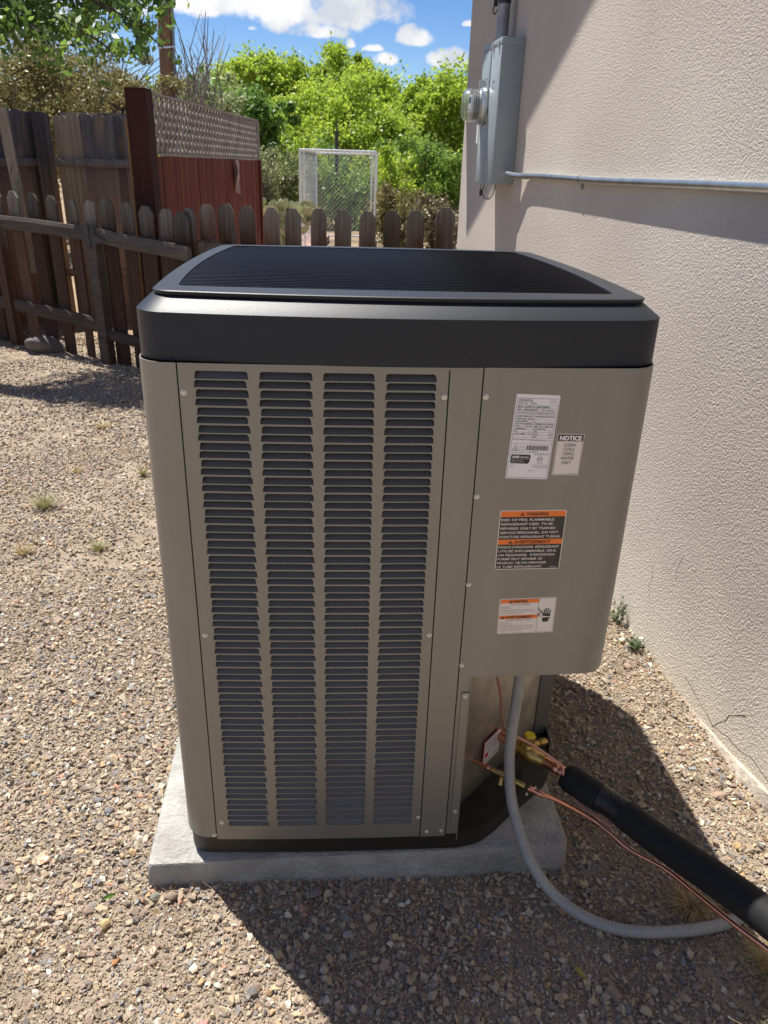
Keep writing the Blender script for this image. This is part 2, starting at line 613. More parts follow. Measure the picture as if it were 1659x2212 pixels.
def wood(name, top, low, zsplit, zsoft, grain=(40, 40, 1.2), rough=0.85, rand=0.3, knots=True, third=None):
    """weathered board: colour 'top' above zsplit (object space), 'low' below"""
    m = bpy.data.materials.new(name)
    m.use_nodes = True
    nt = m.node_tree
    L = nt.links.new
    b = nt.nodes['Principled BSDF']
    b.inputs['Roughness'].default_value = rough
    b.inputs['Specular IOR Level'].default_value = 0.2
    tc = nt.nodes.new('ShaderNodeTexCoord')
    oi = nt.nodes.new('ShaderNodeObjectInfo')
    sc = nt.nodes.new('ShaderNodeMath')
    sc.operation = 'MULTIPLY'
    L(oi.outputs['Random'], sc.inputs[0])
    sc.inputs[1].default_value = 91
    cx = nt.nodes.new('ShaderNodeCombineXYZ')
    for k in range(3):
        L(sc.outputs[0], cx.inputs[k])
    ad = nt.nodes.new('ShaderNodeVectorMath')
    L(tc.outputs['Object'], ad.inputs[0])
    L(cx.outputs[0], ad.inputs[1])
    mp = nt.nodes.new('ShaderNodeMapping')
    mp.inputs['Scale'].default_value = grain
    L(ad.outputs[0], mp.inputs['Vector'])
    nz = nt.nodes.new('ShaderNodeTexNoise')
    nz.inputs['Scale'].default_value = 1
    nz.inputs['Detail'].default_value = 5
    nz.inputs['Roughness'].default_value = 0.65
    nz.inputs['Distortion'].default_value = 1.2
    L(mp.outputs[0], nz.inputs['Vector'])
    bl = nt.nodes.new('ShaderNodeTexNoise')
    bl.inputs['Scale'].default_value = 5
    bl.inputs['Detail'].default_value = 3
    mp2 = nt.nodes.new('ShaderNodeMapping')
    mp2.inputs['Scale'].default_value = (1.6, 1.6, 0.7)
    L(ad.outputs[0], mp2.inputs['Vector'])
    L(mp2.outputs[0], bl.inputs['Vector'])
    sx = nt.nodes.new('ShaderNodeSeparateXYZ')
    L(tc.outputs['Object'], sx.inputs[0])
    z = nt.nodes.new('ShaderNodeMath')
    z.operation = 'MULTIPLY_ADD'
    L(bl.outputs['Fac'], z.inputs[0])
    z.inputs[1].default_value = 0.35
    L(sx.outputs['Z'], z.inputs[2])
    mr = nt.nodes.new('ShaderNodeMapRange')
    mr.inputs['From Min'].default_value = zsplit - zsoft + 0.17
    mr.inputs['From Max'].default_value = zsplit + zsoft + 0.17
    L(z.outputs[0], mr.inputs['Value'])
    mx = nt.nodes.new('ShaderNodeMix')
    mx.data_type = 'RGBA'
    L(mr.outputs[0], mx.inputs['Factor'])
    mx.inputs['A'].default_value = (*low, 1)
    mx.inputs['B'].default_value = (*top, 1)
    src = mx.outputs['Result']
    if third:
        m3 = nt.nodes.new('ShaderNodeMix')
        m3.data_type = 'RGBA'
        r3 = nt.nodes.new('ShaderNodeMapRange')
        r3.inputs['From Min'].default_value = 0.52
        r3.inputs['From Max'].default_value = 0.68
        L(bl.outputs['Fac'], r3.inputs['Value'])
        L(r3.outputs[0], m3.inputs['Factor'])
        L(src, m3.inputs['A'])
        m3.inputs['B'].default_value = (*third, 1)
        src = m3.outputs['Result']
    gr = nt.nodes.new('ShaderNodeMapRange')
    gr.inputs['From Min'].default_value = 0.3
    gr.inputs['From Max'].default_value = 0.7
    gr.inputs['To Min'].default_value = 0.55
    gr.inputs['To Max'].default_value = 1.3
    L(nz.outputs['Fac'], gr.inputs['Value'])
    rr = nt.nodes.new('ShaderNodeMapRange')
    rr.inputs['To Min'].default_value = 1 - rand
    rr.inputs['To Max'].default_value = 1 + rand
    L(oi.outputs['Random'], rr.inputs['Value'])
    mu = nt.nodes.new('ShaderNodeMath')
    mu.operation = 'MULTIPLY'
    L(gr.outputs[0], mu.inputs[0])
    L(rr.outputs[0], mu.inputs[1])
    hs = nt.nodes.new('ShaderNodeHueSaturation')
    L(mu.outputs[0], hs.inputs['Value'])
    L(src, hs.inputs['Color'])
    L(hs.outputs[0], b.inputs['Base Color'])
    bp = nt.nodes.new('ShaderNodeBump')
    bp.inputs['Strength'].default_value = 0.6
    bp.inputs['Distance'].default_value = 0.002
    L(nz.outputs['Fac'], bp.inputs['Height'])
    L(bp.outputs[0], b.inputs['Normal'])
    return m


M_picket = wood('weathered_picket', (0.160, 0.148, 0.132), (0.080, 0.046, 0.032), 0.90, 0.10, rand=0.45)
M_rail = wood('weathered_rail', (0.095, 0.080, 0.070), (0.075, 0.055, 0.045), 0.5, 0.3, grain=(3, 3, 30), rand=0.2)
M_tall = wood('weathered_board', (0.12, 0.115, 0.12), (0.26, 0.175, 0.12), 1.30, 0.2, rand=0.4, third=(0.20, 0.155, 0.12))
M_tallnew = wood('pale_board', (0.33, 0.27, 0.20), (0.30, 0.22, 0.155), 1.25, 0.2, rand=0.1)
M_red = wood('red_stained_board', (0.165, 0.045, 0.026), (0.175, 0.048, 0.028), 1.0, 0.3, rand=0.22)
M_redpost = wood('dark_red_post', (0.055, 0.020, 0.017), (0.055, 0.020, 0.017), 1.0, 0.3, rand=0.05)
M_lattice = wood('grey_lattice', (0.36, 0.315, 0.275), (0.30, 0.26, 0.225), 1.0, 0.3, rand=0.15)
M_yboard = wood('yellow_board', (0.34, 0.195, 0.065), (0.34, 0.195, 0.065), 1.0, 0.3, rand=0.05)
M_pole = wood('pole_wood', (0.23, 0.13, 0.075), (0.23, 0.13, 0.075), 1.0, 0.3, grain=(14, 14, 0.6), rand=0.05)
M_bark = mat('bark', (0.10, 0.08, 0.065), 0.95, var=(0.05, 0.04, 0.032), vscale=6, vstretch=(4, 4, 0.6), bump=0.8, bscale=18, bdist=0.02)
M_twig = mat('pale_twigs', (0.24, 0.21, 0.18), 0.9)
M_pipe = mat('kennel_pipe', (0.68, 0.69, 0.70), 0.35, metal=0.8)
M_mesh = mat('kennel_wire', (0.50, 0.52, 0.53), 0.4, metal=0.7)
M_paver = mat('pink_paver', (0.40, 0.23, 0.19), 0.9, var=(0.46, 0.30, 0.25), vscale=3, objrand=0.15)
M_cactus = mat('prickly_pear_skin', (0.30, 0.34, 0.17), 0.6, var=(0.42, 0.41, 0.24), vscale=5, objrand=0.3)
M_rust = mat('dark_post', (0.05, 0.045, 0.045), 0.7)

# ------------------------------------------------------------------ ground
DEL = R(4.2)          # the house stands turned from the unit by this angle
cD, sD = math.cos(DEL), math.sin(DEL)


def W(x, s, z=0.0):
    """house frame (x towards the wall, s along it) to world"""
    return Vector((x * cD - s * sD, x * sD + s * cD, z))


def ground_h(x, y):
    return 0.008 * math.sin(2.1 * x + 0.7) * math.cos(1.7 * y) + 0.006 * math.sin(5.3 * x + 2 * y) + 0.004 * math.sin(9 * y - 4 * x)


def graded(a, b, fine0, fine1, step, grow=1.35):
    xs = list(np.arange(fine0, fine1, step))
    s = step
    x = xs[0]
    lo = []
    while x > a:
        s *= grow
        x -= s
        lo.append(x)
    s = step
    x = xs[-1]
    hi = []
    while x < b:
        s *= grow
        x += s
        hi.append(x)
    return lo[::-1] + xs + hi


gx = graded(-400, 400, -3.2, 1.6, 0.06)
gy = graded(-300, 700, 0.4, 4.5, 0.06)
gv = [(x, y, ground_h(x, y) if (abs(x) < 12 and -3 < y < 14) else 0.0) for y in gy for x in gx]
nx = len(gx)
gf = [(j * nx + i, j * nx + i + 1, (j + 1) * nx + i + 1, (j + 1) * nx + i) for j in range(len(gy) - 1) for i in range(nx - 1)]
g = MB()
g.add(gv, gf)
ground = g.build('ground', M_soil, smooth=True)
tag(ground, kind='structure')
ground.data.materials.append(M_far_soil)
for p in ground.data.polygons:
    if p.center.y > 6.6 or p.center.x < -7 or p.center.x > 3:
        p.material_index = 1

# ------------------------------------------------------------------ gravel (geometry-node instances of crushed stones)
PADC = Vector((0.065, 1.81))


def in_pad(x, y):
    return -0.43 < x < 0.56 and 1.22 < y < 2.36


def rock_mesh(name, seed, n=15, sx=1.0, sy=0.75, sz=0.55, m=None, power=1.0):
    r = random.Random(seed)
    bm = bmesh.new()
    for _ in range(n):
        v = Vector((r.gauss(0, 1), r.gauss(0, 1), r.gauss(0, 1))).normalized() * r.uniform(0.85, 1.05)
        bm.verts.new((v.x * sx / 2, v.y * sy / 2, v.z * sz / 2))
    res = bmesh.ops.convex_hull(bm, input=bm.verts)
    bmesh.ops.delete(bm, geom=[e for e in res['geom_interior'] if isinstance(e, bmesh.types.BMVert)], context='VERTS')
    me = bpy.data.meshes.new(name)
    bm.to_mesh(me)
    bm.free()
    if m:
        me.materials.append(m)
    return me


rock_col = bpy.data.collections.new('gravel_source')
for i in range(22):
    r = random.Random(100 + i)
    me = rock_mesh('gravel_piece', 300 + i, n=r.choice((9, 10, 12, 15)), sx=1, sy=r.uniform(0.5, 0.95), sz=r.uniform(0.35, 0.8), m=M_stone)
    rock_col.objects.link(bpy.data.objects.new('gravel_piece', me))
straw_col = bpy.data.collections.new('straw_source')
for i in range(7):
    r = random.Random(500 + i)
    pts = [Vector((t - 0.5, 0.18 * r.uniform(-1, 1) * math.sin(3 * t + i), 0.05 * math.sin(5 * t + i) + 0.02)) for t in (0, 0.25, 0.5, 0.75, 1)]
    mb = MB()
    mb.tube(pts, 0.012 + 0.012 * r.random(), n=4)
    me = bpy.data.meshes.new('straw_piece')
    me.from_pydata(mb.v, [], mb.f)
    me.materials.append(M_straw)
    straw_col.objects.link(bpy.data.objects.new('straw_piece', me))


def scatter(name, P, S, Rr, coll, seed=0):
    """P (n,3) points, S (n,3) scales, Rr (n,3) euler"""
    n = len(P)
    me = bpy.data.meshes.new(name)
    me.vertices.add(n)
    me.vertices.foreach_set('co', P.reshape(-1).astype(np.float32))
    for nm, A in (('sc', S), ('rt', Rr)):
        a = me.attributes.new(nm, 'FLOAT_VECTOR', 'POINT')
        a.data.foreach_set('vector', A.reshape(-1).astype(np.float32))
    o = link(name, me)
    ng = bpy.data.node_groups.new(name, 'GeometryNodeTree')
    ng.interface.new_socket('Geometry', in_out='INPUT', socket_type='NodeSocketGeometry')
    ng.interface.new_socket('Geometry', in_out='OUTPUT', socket_type='NodeSocketGeometry')
    N, L = ng.nodes, ng.links.new
    gi, go = N.new('NodeGroupInput'), N.new('NodeGroupOutput')
    ci = N.new('GeometryNodeCollectionInfo')
    ci.inputs['Collection'].default_value = coll
    ci.inputs['Separate Children'].default_value = True
    ci.inputs['Reset Children'].default_value = True
    ip = N.new('GeometryNodeInstanceOnPoints')
    ip.inputs['Pick Instance'].default_value = True
    L(gi.outputs[0], ip.inputs['Points'])
    L(ci.outputs[0], ip.inputs['Instance'])
    a1 = N.new('GeometryNodeInputNamedAttribute')
    a1.data_type = 'FLOAT_VECTOR'
    a1.inputs['Name'].default_value = 'sc'
    a2 = N.new('GeometryNodeInputNamedAttribute')
    a2.data_type = 'FLOAT_VECTOR'
    a2.inputs['Name'].default_value = 'rt'
    e = N.new('FunctionNodeEulerToRotation')
    L(a2.outputs['Attribute'], e.inputs[0])
    L(e.outputs[0], ip.inputs['Rotation'])
    L(a1.outputs['Attribute'], ip.inputs['Scale'])
    rv = N.new('FunctionNodeRandomValue')
    rv.data_type = 'INT'
    rv.inputs['Min'].default_value = 0
    rv.inputs['Max'].default_value = len(coll.objects) - 1
    rv.inputs['Seed'].default_value = seed
    for s_ in rv.outputs:
        if s_.enabled:
            L(s_, ip.inputs['Instance Index'])
    # (min/max of the INT variant are the enabled sockets)
    for s_ in rv.inputs:
        if s_.enabled and s_.name == 'Max':
            s_.default_value = len(coll.objects) - 1
        if s_.enabled and s_.name == 'Min':
            s_.default_value = 0
    L(ip.outputs[0], go.inputs[0])
    md = o.modifiers.new('scatter', 'NODES')
    md.node_group = ng
    return tag(o, kind='stuff')


def field(x0, x1, y0, y1, dens, smin, smax, keep=None, zoff=0.0, power=2.2, tilt=0.5):
    n = int((x1 - x0) * (y1 - y0) * dens)
    x = rng.uniform(x0, x1, n)
    y = rng.uniform(y0, y1, n)
    # stay out of the house and from under the pad
    wx = x * cD + y * sD
    ok = (wx < 1.245) & ~((x > -0.395) & (x < 0.525) & (y > 1.27) & (y < 2.33))
    # stay inside the field of view with a margin
    X = x * math.cos(YAW) - y * math.sin(YAW)
    F = x * math.sin(YAW) + y * math.cos(YAW)
    ok &= np.abs(X) < 0.56 * F + 0.75
    if keep is not None:
        ok &= keep(x, y, rng.uniform(0, 1, n))
    x, y = x[ok], y[ok]
    n = len(x)
    s = smin + (smax - smin) * rng.uniform(0, 1, n) ** power
    h = 0.008 * np.sin(2.1 * x + 0.7) * np.cos(1.7 * y) + 0.006 * np.sin(5.3 * x + 2 * y) + 0.004 * np.sin(9 * y - 4 * x)
    P = np.stack([x, y, h + s * rng.uniform(-0.05, 0.32, n) + zoff], 1)
    S = np.stack([s, s * rng.uniform(0.8, 1.15, n), s * rng.uniform(0.7, 1.1, n)], 1)
    Rr = np.stack([rng.normal(0, tilt, n), rng.normal(0, tilt, n), rng.uniform(0, 2 * PI, n)], 1)
    return P, S, Rr


def bare(x, y, u):
    """fewer stones where the soil shows: right of the unit and in worn patches"""
    f = np.sin(3.1 * x + 1.2) * np.sin(2.3 * y + 0.4) + 0.6 * np.sin(7 * x - 5 * y) + 0.3 * np.sin(13 * y + 6 * x)
    d = np.clip(0.84 + 0.36 * f, 0.25, 1.0)
    right = (x > 0.5) & (y > 1.0)
    d = np.where(right, d * 0.62, d)
    d = np.where((x > 0.75) & (y < 1.1), d * 0.45, d)
    return u < d


parts = [field(-2.2, 1.35, 0.45, 2.5, 13500, 0.009, 0.026, bare, power=2.2),
         field(-2.2, 1.35, 0.45, 2.5, 190, 0.026, 0.040, bare, power=3),
         field(-3.2, 1.3, 2.5, 4.2, 10500, 0.010, 0.025, bare, power=1.7),
         field(-5.2, 1.2, 4.2, 7.3, 4600, 0.014, 0.030, bare, power=1.5)]
scatter('gravel', *[np.concatenate([p[k] for p in parts]) for k in range(3)], rock_col, 3)
grit = field(-2.2, 1.35, 0.45, 2.6, 26000, 0.004, 0.011, None, zoff=0.001, power=1.5)
scatter('grit', *grit, rock_col, 5)


def near_straw(x, y, u):
    d = 0.25 + 0.55 * (x > 0.62) + 0.35 * ((x < 0.1) & (y < 1.25)) + 0.2 * (np.sin(4 * x) * np.sin(5 * y) > 0.3)
    return u < d


st = [field(-1.9, 1.3, 0.5, 2.8, 4600, 0.010, 0.042, near_straw, zoff=0.006, tilt=0.25, power=3),
      field(-3.2, 1.3, 2.8, 5.2, 500, 0.03, 0.09, near_straw, zoff=0.01, tilt=0.25)]
scatter('straw_litter', *[np.concatenate([p[k] for p in st]) for k in range(3)], straw_col, 9)

# ------------------------------------------------------------------ the house: wall, footing, roof
house = thing('stucco_house', 'beige stucco house whose long bare side wall fills the right of the picture', 'house', W(1.235, 1.5))
HM = Matrix.Rotation(DEL, 4, 'Z')


def houseframe(mb, name, m, parent, **k):
    """builds mb given in house coordinates, parented to an Empty whose origin is not at 0"""
    o = mb.build(name, m, None, **k)
    o.data.transform(HM)
    o.parent = parent
    base = Matrix.Translation(parent.location) @ Matrix.Rotation(parent.rotation_euler.z, 4, 'Z')
    o.matrix_parent_inverse = base.inverted()
    return o


def zrake(s):
    """height of the lower edge of the rake board above the ground"""
    return 3.66 - 0.55 * (s - 3.7)


S0, S1 = -3.0, 5.35
S_R = 1.2      # ridge
w = MB()
poly = [(S0, -0.2), (S1, -0.2), (S1, zrake(S1) + 0.02), (S_R, zrake(S_R) + 0.02), (S0, zrake(S_R) - 0.55 * (S_R - S0) + 0.02)]
nP = len(poly)
w.add([(1.235, s, z) for s, z in poly] + [(6.5, s, z) for s, z in poly],
      [tuple(range(nP))[::-1], tuple(range(nP, 2 * nP))] + [(i, (i + 1) % nP, nP + (i + 1) % nP, nP + i) for i in range(nP)])
houseframe(w, 'wall', M_stucco, house)
rf = MB()
for (sa, sb) in ((S1 + 0.25, S_R), (S0 - 0.3, S_R)):
    za = zrake(sa) if sa > S_R else zrake(S_R) - 0.55 * (S_R - sa)
    zb = zrake(S_R)
    vs = []
    for x in (1.235 - 0.35, 6.9):
        vs += [(x, sa, za + 0.03), (x, sb, zb + 0.03), (x, sb, zb + 0.20), (x, sa, za + 0.20)]
    rf.add(vs, [(0, 1, 2, 3), (7, 6, 5, 4), (0, 4, 5, 1), (1, 5, 6, 2), (2, 6, 7, 3), (3, 7, 4, 0)])
houseframe(rf, 'roof', M_roof, house)
fa = MB()
for (sa, sb) in ((S1 + 0.25, S_R), (S0 - 0.3, S_R)):
    za = zrake(sa) if sa > S_R else zrake(S_R) - 0.55 * (S_R - sa)
    fa.add([(x, s, z) for x in (0.862, 0.883) for s, z in ((sa, za), (sb, zrake(S_R)), (sb, zrake(S_R) + 0.17), (sa, za + 0.17))],
           [(0, 1, 2, 3), (7, 6, 5, 4), (0, 4, 5, 1), (1, 5, 6, 2), (2, 6, 7, 3), (3, 7, 4, 0)])
houseframe(fa, 'fascia_board', M_fascia, house)
# crumbling plaster ledge at the foot of the wall
ft = MB()
ns = 150
rings = []
for i in range(ns):
    s = -0.5 + i * 2.9 / (ns - 1)
    a = 0.5 * math.sin(9 * s) + 0.5 * math.sin(23 * s + 1) + 0.35 * math.sin(57 * s)
    grow = 1.0 if s < 1.48 else max(0.0, 1 - (s - 1.48) * 5)
    wd = (0.014 + 0.010 * a) * (0.15 + 0.85 * grow)
    hh = (0.036 + 0.012 * math.sin(14 * s + 2)) * (0.1 + 0.9 * grow)
    rings.append([(1.25, s, -0.05), (1.235 - wd - 0.02, s, -0.05), (1.235 - wd, s, hh * 0.55), (1.235 - wd * 0.6, s, hh * 0.95), (1.25, s, hh)])
ft.loft(rings, close_u=True, cap0=True, cap1=True)
houseframe(ft, 'footing', M_footing, house, smooth=True)
# cracks in the plaster: thin surface bars, coloured black for the shade inside
def crack(pts, wd):
    ck = MB()
    for (a, b) in zip(pts[:-1], pts[1:]):
        ck.bar((1.2352, *a), (1.2352, *b), wd * rnd.uniform(0.3, 1.0), 0.001, up=(1, 0, 0))
    houseframe(ck, 'crack', M_dark, house)


crack([(1.62, 0.03), (1.60, 0.06), (1.575, 0.085), (1.565, 0.115), (1.53, 0.145), (1.50, 0.165)], 0.004)
crack([(1.80, 0.075), (1.72, 0.055), (1.66, 0.045), (1.62, 0.03), (1.55, 0.052), (1.49, 0.055), (1.44, 0.075), (1.36, 0.07), (1.30, 0.085)], 0.004)
crack([(2.12, 0.30), (2.10, 0.26), (2.115, 0.22), (2.09, 0.18)], 0.0018)
crack([(1.95, 0.42), (1.97, 0.36), (1.96, 0.33)], 0.0014)

# ------------------------------------------------------------------ equipment pad
def bowed(cx, y0, y1, hw, bf, bs, r, nf=14, nc=8, ns=12):
    """outline of a box whose four sides bow outward; counter-clockwise from the middle of the front (y0)"""
    hd = (y1 - y0) / 2
    cy = (y0 + y1) / 2
    Rf = (hw * hw + bf * bf) / (2 * bf)
    Rs = (hd * hd + bs * bs) / (2 * bs)
    Cf = Vector((0, -hd + Rf))
    Cs = Vector((hw - Rs, 0))
    a, b = Rf - r, Rs - r
    d = (Cs - Cf).length
    e = (Cs - Cf) / d
    t = (a * a - b * b + d * d) / (2 * d)
    h = math.sqrt(max(0, a * a - t * t))
    cand = [Cf + e * t + Vector((-e.y, e.x)) * h, Cf + e * t - Vector((-e.y, e.x)) * h]
    c = max(cand, key=lambda q: q.x - q.y)
    pf = Cf + (c - Cf).normalized() * Rf
    ps = Cs + (c - Cs).normalized() * Rs
    af0, af1 = -PI / 2, math.atan2(pf.y - Cf.y, pf.x - Cf.x)
    q = [Cf + Vector((math.cos(af0 + (af1 - af0) * i / nf), math.sin(af0 + (af1 - af0) * i / nf))) * Rf for i in range(nf)]
    c0, c1 = math.atan2(pf.y - c.y, pf.x - c.x), math.atan2(ps.y - c.y, ps.x - c.x)
    q += [c + Vector((math.cos(c0 + (c1 - c0) * i / nc), math.sin(c0 + (c1 - c0) * i / nc))) * r for i in range(nc)]
    s0 = math.atan2(ps.y - Cs.y, ps.x - Cs.x)
    q += [Cs + Vector((math.cos(s0 * (1 - i / ns)), math.sin(s0 * (1 - i / ns)))) * Rs for i in range(ns + 1)]
    right = q + [Vector((p.x, -p.y)) for p in q[-2::-1]]          # front middle -> back middle
    full = right + [Vector((-p.x, p.y)) for p in right[-2:0:-1]]
    return [Vector((p.x + cx, p.y + cy)) for p in full]


PADT = 0.07
pw, pd = 0.972, 1.13
pad = MB()
rings = []
for inset, z in ((-0.004, -0.06), (-0.003, 0.0), (0.000, 0.040), (0.001, 0.060), (0.004, 0.067), (0.012, PADT)):
    hw_, hd_ = pw / 2 - inset, pd / 2 - inset
    ring = []
    for (qx, qy, a0, rr_) in ((1, -1, -90, 0.032), (1, 1, 0, 0.03), (-1, 1, 90, 0.03), (-1, -1, 180, 0.012)):
        for k in range(7):
            a = R(a0 + 90 * k / 6)
            ring.append((qx * (hw_ - rr_) + rr_ * math.cos(a), qy * (hd_ - rr_) + rr_ * math.sin(a), z))
    rings.append(ring)
pad.loft(rings, cap0=True, cap1=True)
pado = pad.build('equipment_pad', M_pad, smooth=True, loc=(0.058, 1.250 + pd / 2, 0), rot=(0, 0, R(1.2)))
tag(pado, 'light grey rough concrete slab that the air conditioner stands on', 'equipment pad')
M_wet = mat('damp_stain', (0.075, 0.078, 0.08), 0.55, var=(0.20, 0.205, 0.205), vscale=30)
# ------------------------------------------------------------------ the air-conditioning unit
unit = thing('air_conditioner', 'large taupe outdoor air conditioner with louvered front and black top on the slab', 'air conditioner', (0, 0, 0))
Z0, Z1 = 0.126, 1.2005
BODY = dict(cx=0.119, y0=1.250, y1=2.245, hw=0.458, bf=0.012, bs=0.012, r=0.056)
out_body = bowed(**BODY)
nB = len(out_body)


def fy(x):
    """y of the front face at x"""
    hd = 0.4975
    Rf = (0.458 ** 2 + 0.012 ** 2) / 0.024
    return 1.250 + Rf - math.sqrt(Rf * Rf - (x - 0.119) ** 2)


def offset(pts, d, closed=False):
    """polyline moved inwards by d (pts run counter-clockwise)"""
    out = []
    n = len(pts)
    for i, p in enumerate(pts):
        a = pts[i - 1] if (i > 0 or closed) else pts[i]
        b = pts[(i + 1) % n] if (i < n - 1 or closed) else pts[i]
        t = (b - a).normalized()
        out.append(Vector((p.x - t.y * d, p.y + t.x * d)))
    return out


def shell(pts, z0, z1, th=0.0025, closed=False, zfun=None):
    """sheet-metal skin on a plan polyline"""
    mb = MB()
    inn = offset(pts, th, closed)
    rings = []
    zs = [z0, z1]
    ring0 = [(p.x, p.y, z0 if zfun is None else zfun(i, 0)) for i, p in enumerate(pts)]
    ring1 = [(p.x, p.y, z1) for p in pts]
    ring2 = [(p.x, p.y, z1) for p in inn]
    ring3 = [(p.x, p.y, z0 if zfun is None else zfun(i, 0)) for i, p in enumerate(inn)]
    rs = [ring0, ring1, ring2, ring3, ring0]
    n = len(pts)
    vs = ring0 + ring1 + ring2 + ring3
    fs = []
    for a in range(4):
        b = (a + 1) % 4
        for k in range(n if closed else n - 1):
            k2 = (k + 1) % n
            fs.append((a * n + k, a * n + k2, b * n + k2, b * n + k))
    if not closed:
        fs += [(0, n, 2 * n, 3 * n), (n - 1, 4 * n - 1, 3 * n - 1, 2 * n - 1)]
    mb.add(vs, fs)
    return mb


def front_pts(x0, x1, n=12):
    return [Vector((x0 + (x1 - x0) * i / n, fy(x0 + (x1 - x0) * i / n))) for i in range(n + 1)]


# split the outline: right run (from front middle to the back) and left run
right_run = out_body[:nB // 2 + 1]
left_run = [out_body[0]] + out_body[:nB // 2 - 1:-1]           # front middle -> left -> back
XL, XC, XR, XE = -0.2585, 0.1955, 0.2535, 0.565
gap = 0.0012


def cut(run, y0, y1):
    """the part of a run of outline points between two values of y, with exact ends"""
    out = []
    for a, b in zip(run[:-1], run[1:]):
        for yy in (y0, y1):
            if (a.y - yy) * (b.y - yy) < 0:
                out.append(a.lerp(b, (yy - a.y) / (b.y - a.y)))
        if y0 <= b.y <= y1:
            out.append(b)
    return out


# left corner post wraps from the side to the first seam
lp = [p for p in cut(left_run, 1.0, 1.42) if p.x < XL - gap - 0.002]
lp = [Vector((XL - gap, fy(XL - gap)))] + lp
shell(lp[::-1], Z0 + 0.003, Z1 - 0.004).build('corner_post', M_paint, unit, smooth=True)
back_l = [p for p in cut(left_run, 1.4215, 3.0) if p.x < 0.05] + [Vector((0.1, 2.245))]
shell(back_l[::-1], Z0, Z1 - 0.004).build('side_panel', M_paint, unit, smooth=True)
# centre strip
shell(front_pts(XC + gap, XR - gap), 0.122, Z1 - 0.004).build('centre_strip', M_paint, unit, smooth=True)
# control panel: front right, round the corner; its lower edge turns up at the far end
rp_ = [Vector((XR + gap, fy(XR + gap)))] + front_pts(XR + 0.02, 0.50, 10) + [p for p in cut(right_run, 1.0, 1.604) if p.x > 0.502]
ZP = 0.560


def zc(i, _):
    p = rp_[i]
    d = max(0.0, p.y - 1.30)
    return ZP + (0.0 if d <= 0 else 0.055 * min(1.0, (d / 0.12)) ** 2.2)


pnl = shell(rp_, ZP, Z1 - 0.004, zfun=zc).build('control_panel', M_paint, unit, smooth=True)
rs_ = [p for p in cut(right_run, 1.6055, 3.0) if p.x > 0.2]
shell(rs_ + [Vector((0.12, 2.244))], Z0, Z1 - 0.004).build('side_panel', M_paint, unit, smooth=True)
cu = MB()
cpts = offset(rp_, 0.004)
cu.add([(p.x, p.y, ZP + 0.012) for p in cpts] + [(0.563, 1.612, ZP + 0.012), (0.27, 1.262, ZP + 0.012)] +
       [(p.x, p.y, ZP + 0.016) for p in cpts] + [(0.563, 1.612, ZP + 0.016), (0.27, 1.262, ZP + 0.016)],
       [tuple(range(len(cpts) + 2)), tuple(range(2 * len(cpts) + 3, len(cpts) + 1, -1))])
cu.build('control_box_floor', M_paint, unit)
# flange, recessed plate and rear post round the valve recess
fl = MB()
fl.box(XR + 0.002, 0.282, fy(0.26) + 0.004, fy(0.26) + 0.012, 0.124, ZP + 0.012)
fl.box(0.264, 0.280, fy(0.26) + 0.001, fy(0.26) + 0.004, 0.150, 0.520)
fl.box(0.2795, 0.2815, fy(0.26) + 0.001, 1.338, 0.106, ZP + 0.012)
fl.build('flange', M_paint, unit)
A_, B_ = Vector((0.281, 1.336)), Vector((0.546, 1.612))
T_ = (B_ - A_).normalized()
N_ = Vector((T_.y, -T_.x))
rec = MB()
rec.bar((*((A_ + B_) / 2 - T_ * (B_ - A_).length / 2), 0.34), (*((A_ + B_) / 2 + T_ * (B_ - A_).length / 2), 0.34), 0.003, 0.47)
rec.build('recess_plate', M_galv, unit)
po = MB()
po.box(0.546, 0.578, 1.606, 1.612, 0.104, ZP + 0.012)
po.box(0.578, 0.5805, 1.606, 1.64, 0.104, ZP + 0.012)
po.build('rear_post', M_paint, unit)
# base pan
out_pan = offset(out_body, 0.007, True)
def cutpan(pts):
    keep = []
    for p in pts:
        if p.x > 0.30 and p.y < 1.62:
            continue
        keep.append(p)
    i = next(k for k, p in enumerate(pts) if p.x > 0.30)
    ins = [Vector((0.300, 1.262)), Vector((0.322, 1.266)), Vector((0.346, 1.277)), Vector((0.375, 1.298)), Vector((0.416, 1.337)),
           Vector((0.480, 1.392)), Vector((0.534, 1.440)), Vector((0.556, 1.480)), Vector((0.574, 1.535)), Vector((0.582, 1.590)), Vector((0.580, 1.625))]
    return [p for p in pts[:i] if p.x <= 0.30] + ins + [p for p in pts[i:] if not (p.x > 0.30 and p.y < 1.63)]


cp = cutpan(out_pan)
cin = offset(cp, 0.006, True)
pn = MB()
pn.loft([[(p.x, p.y, PADT - 0.001) for p in offset(cp, 0.012, True)], [(p.x, p.y, PADT + 0.006) for p in cp], [(p.x, p.y, 0.125) for p in cp],
         [(p.x, p.y, 0.125) for p in cin], [(p.x, p.y, 0.104) for p in cin]], cap0=True, cap1=True)
pn.build('base_pan', M_pan, unit, smooth=True)
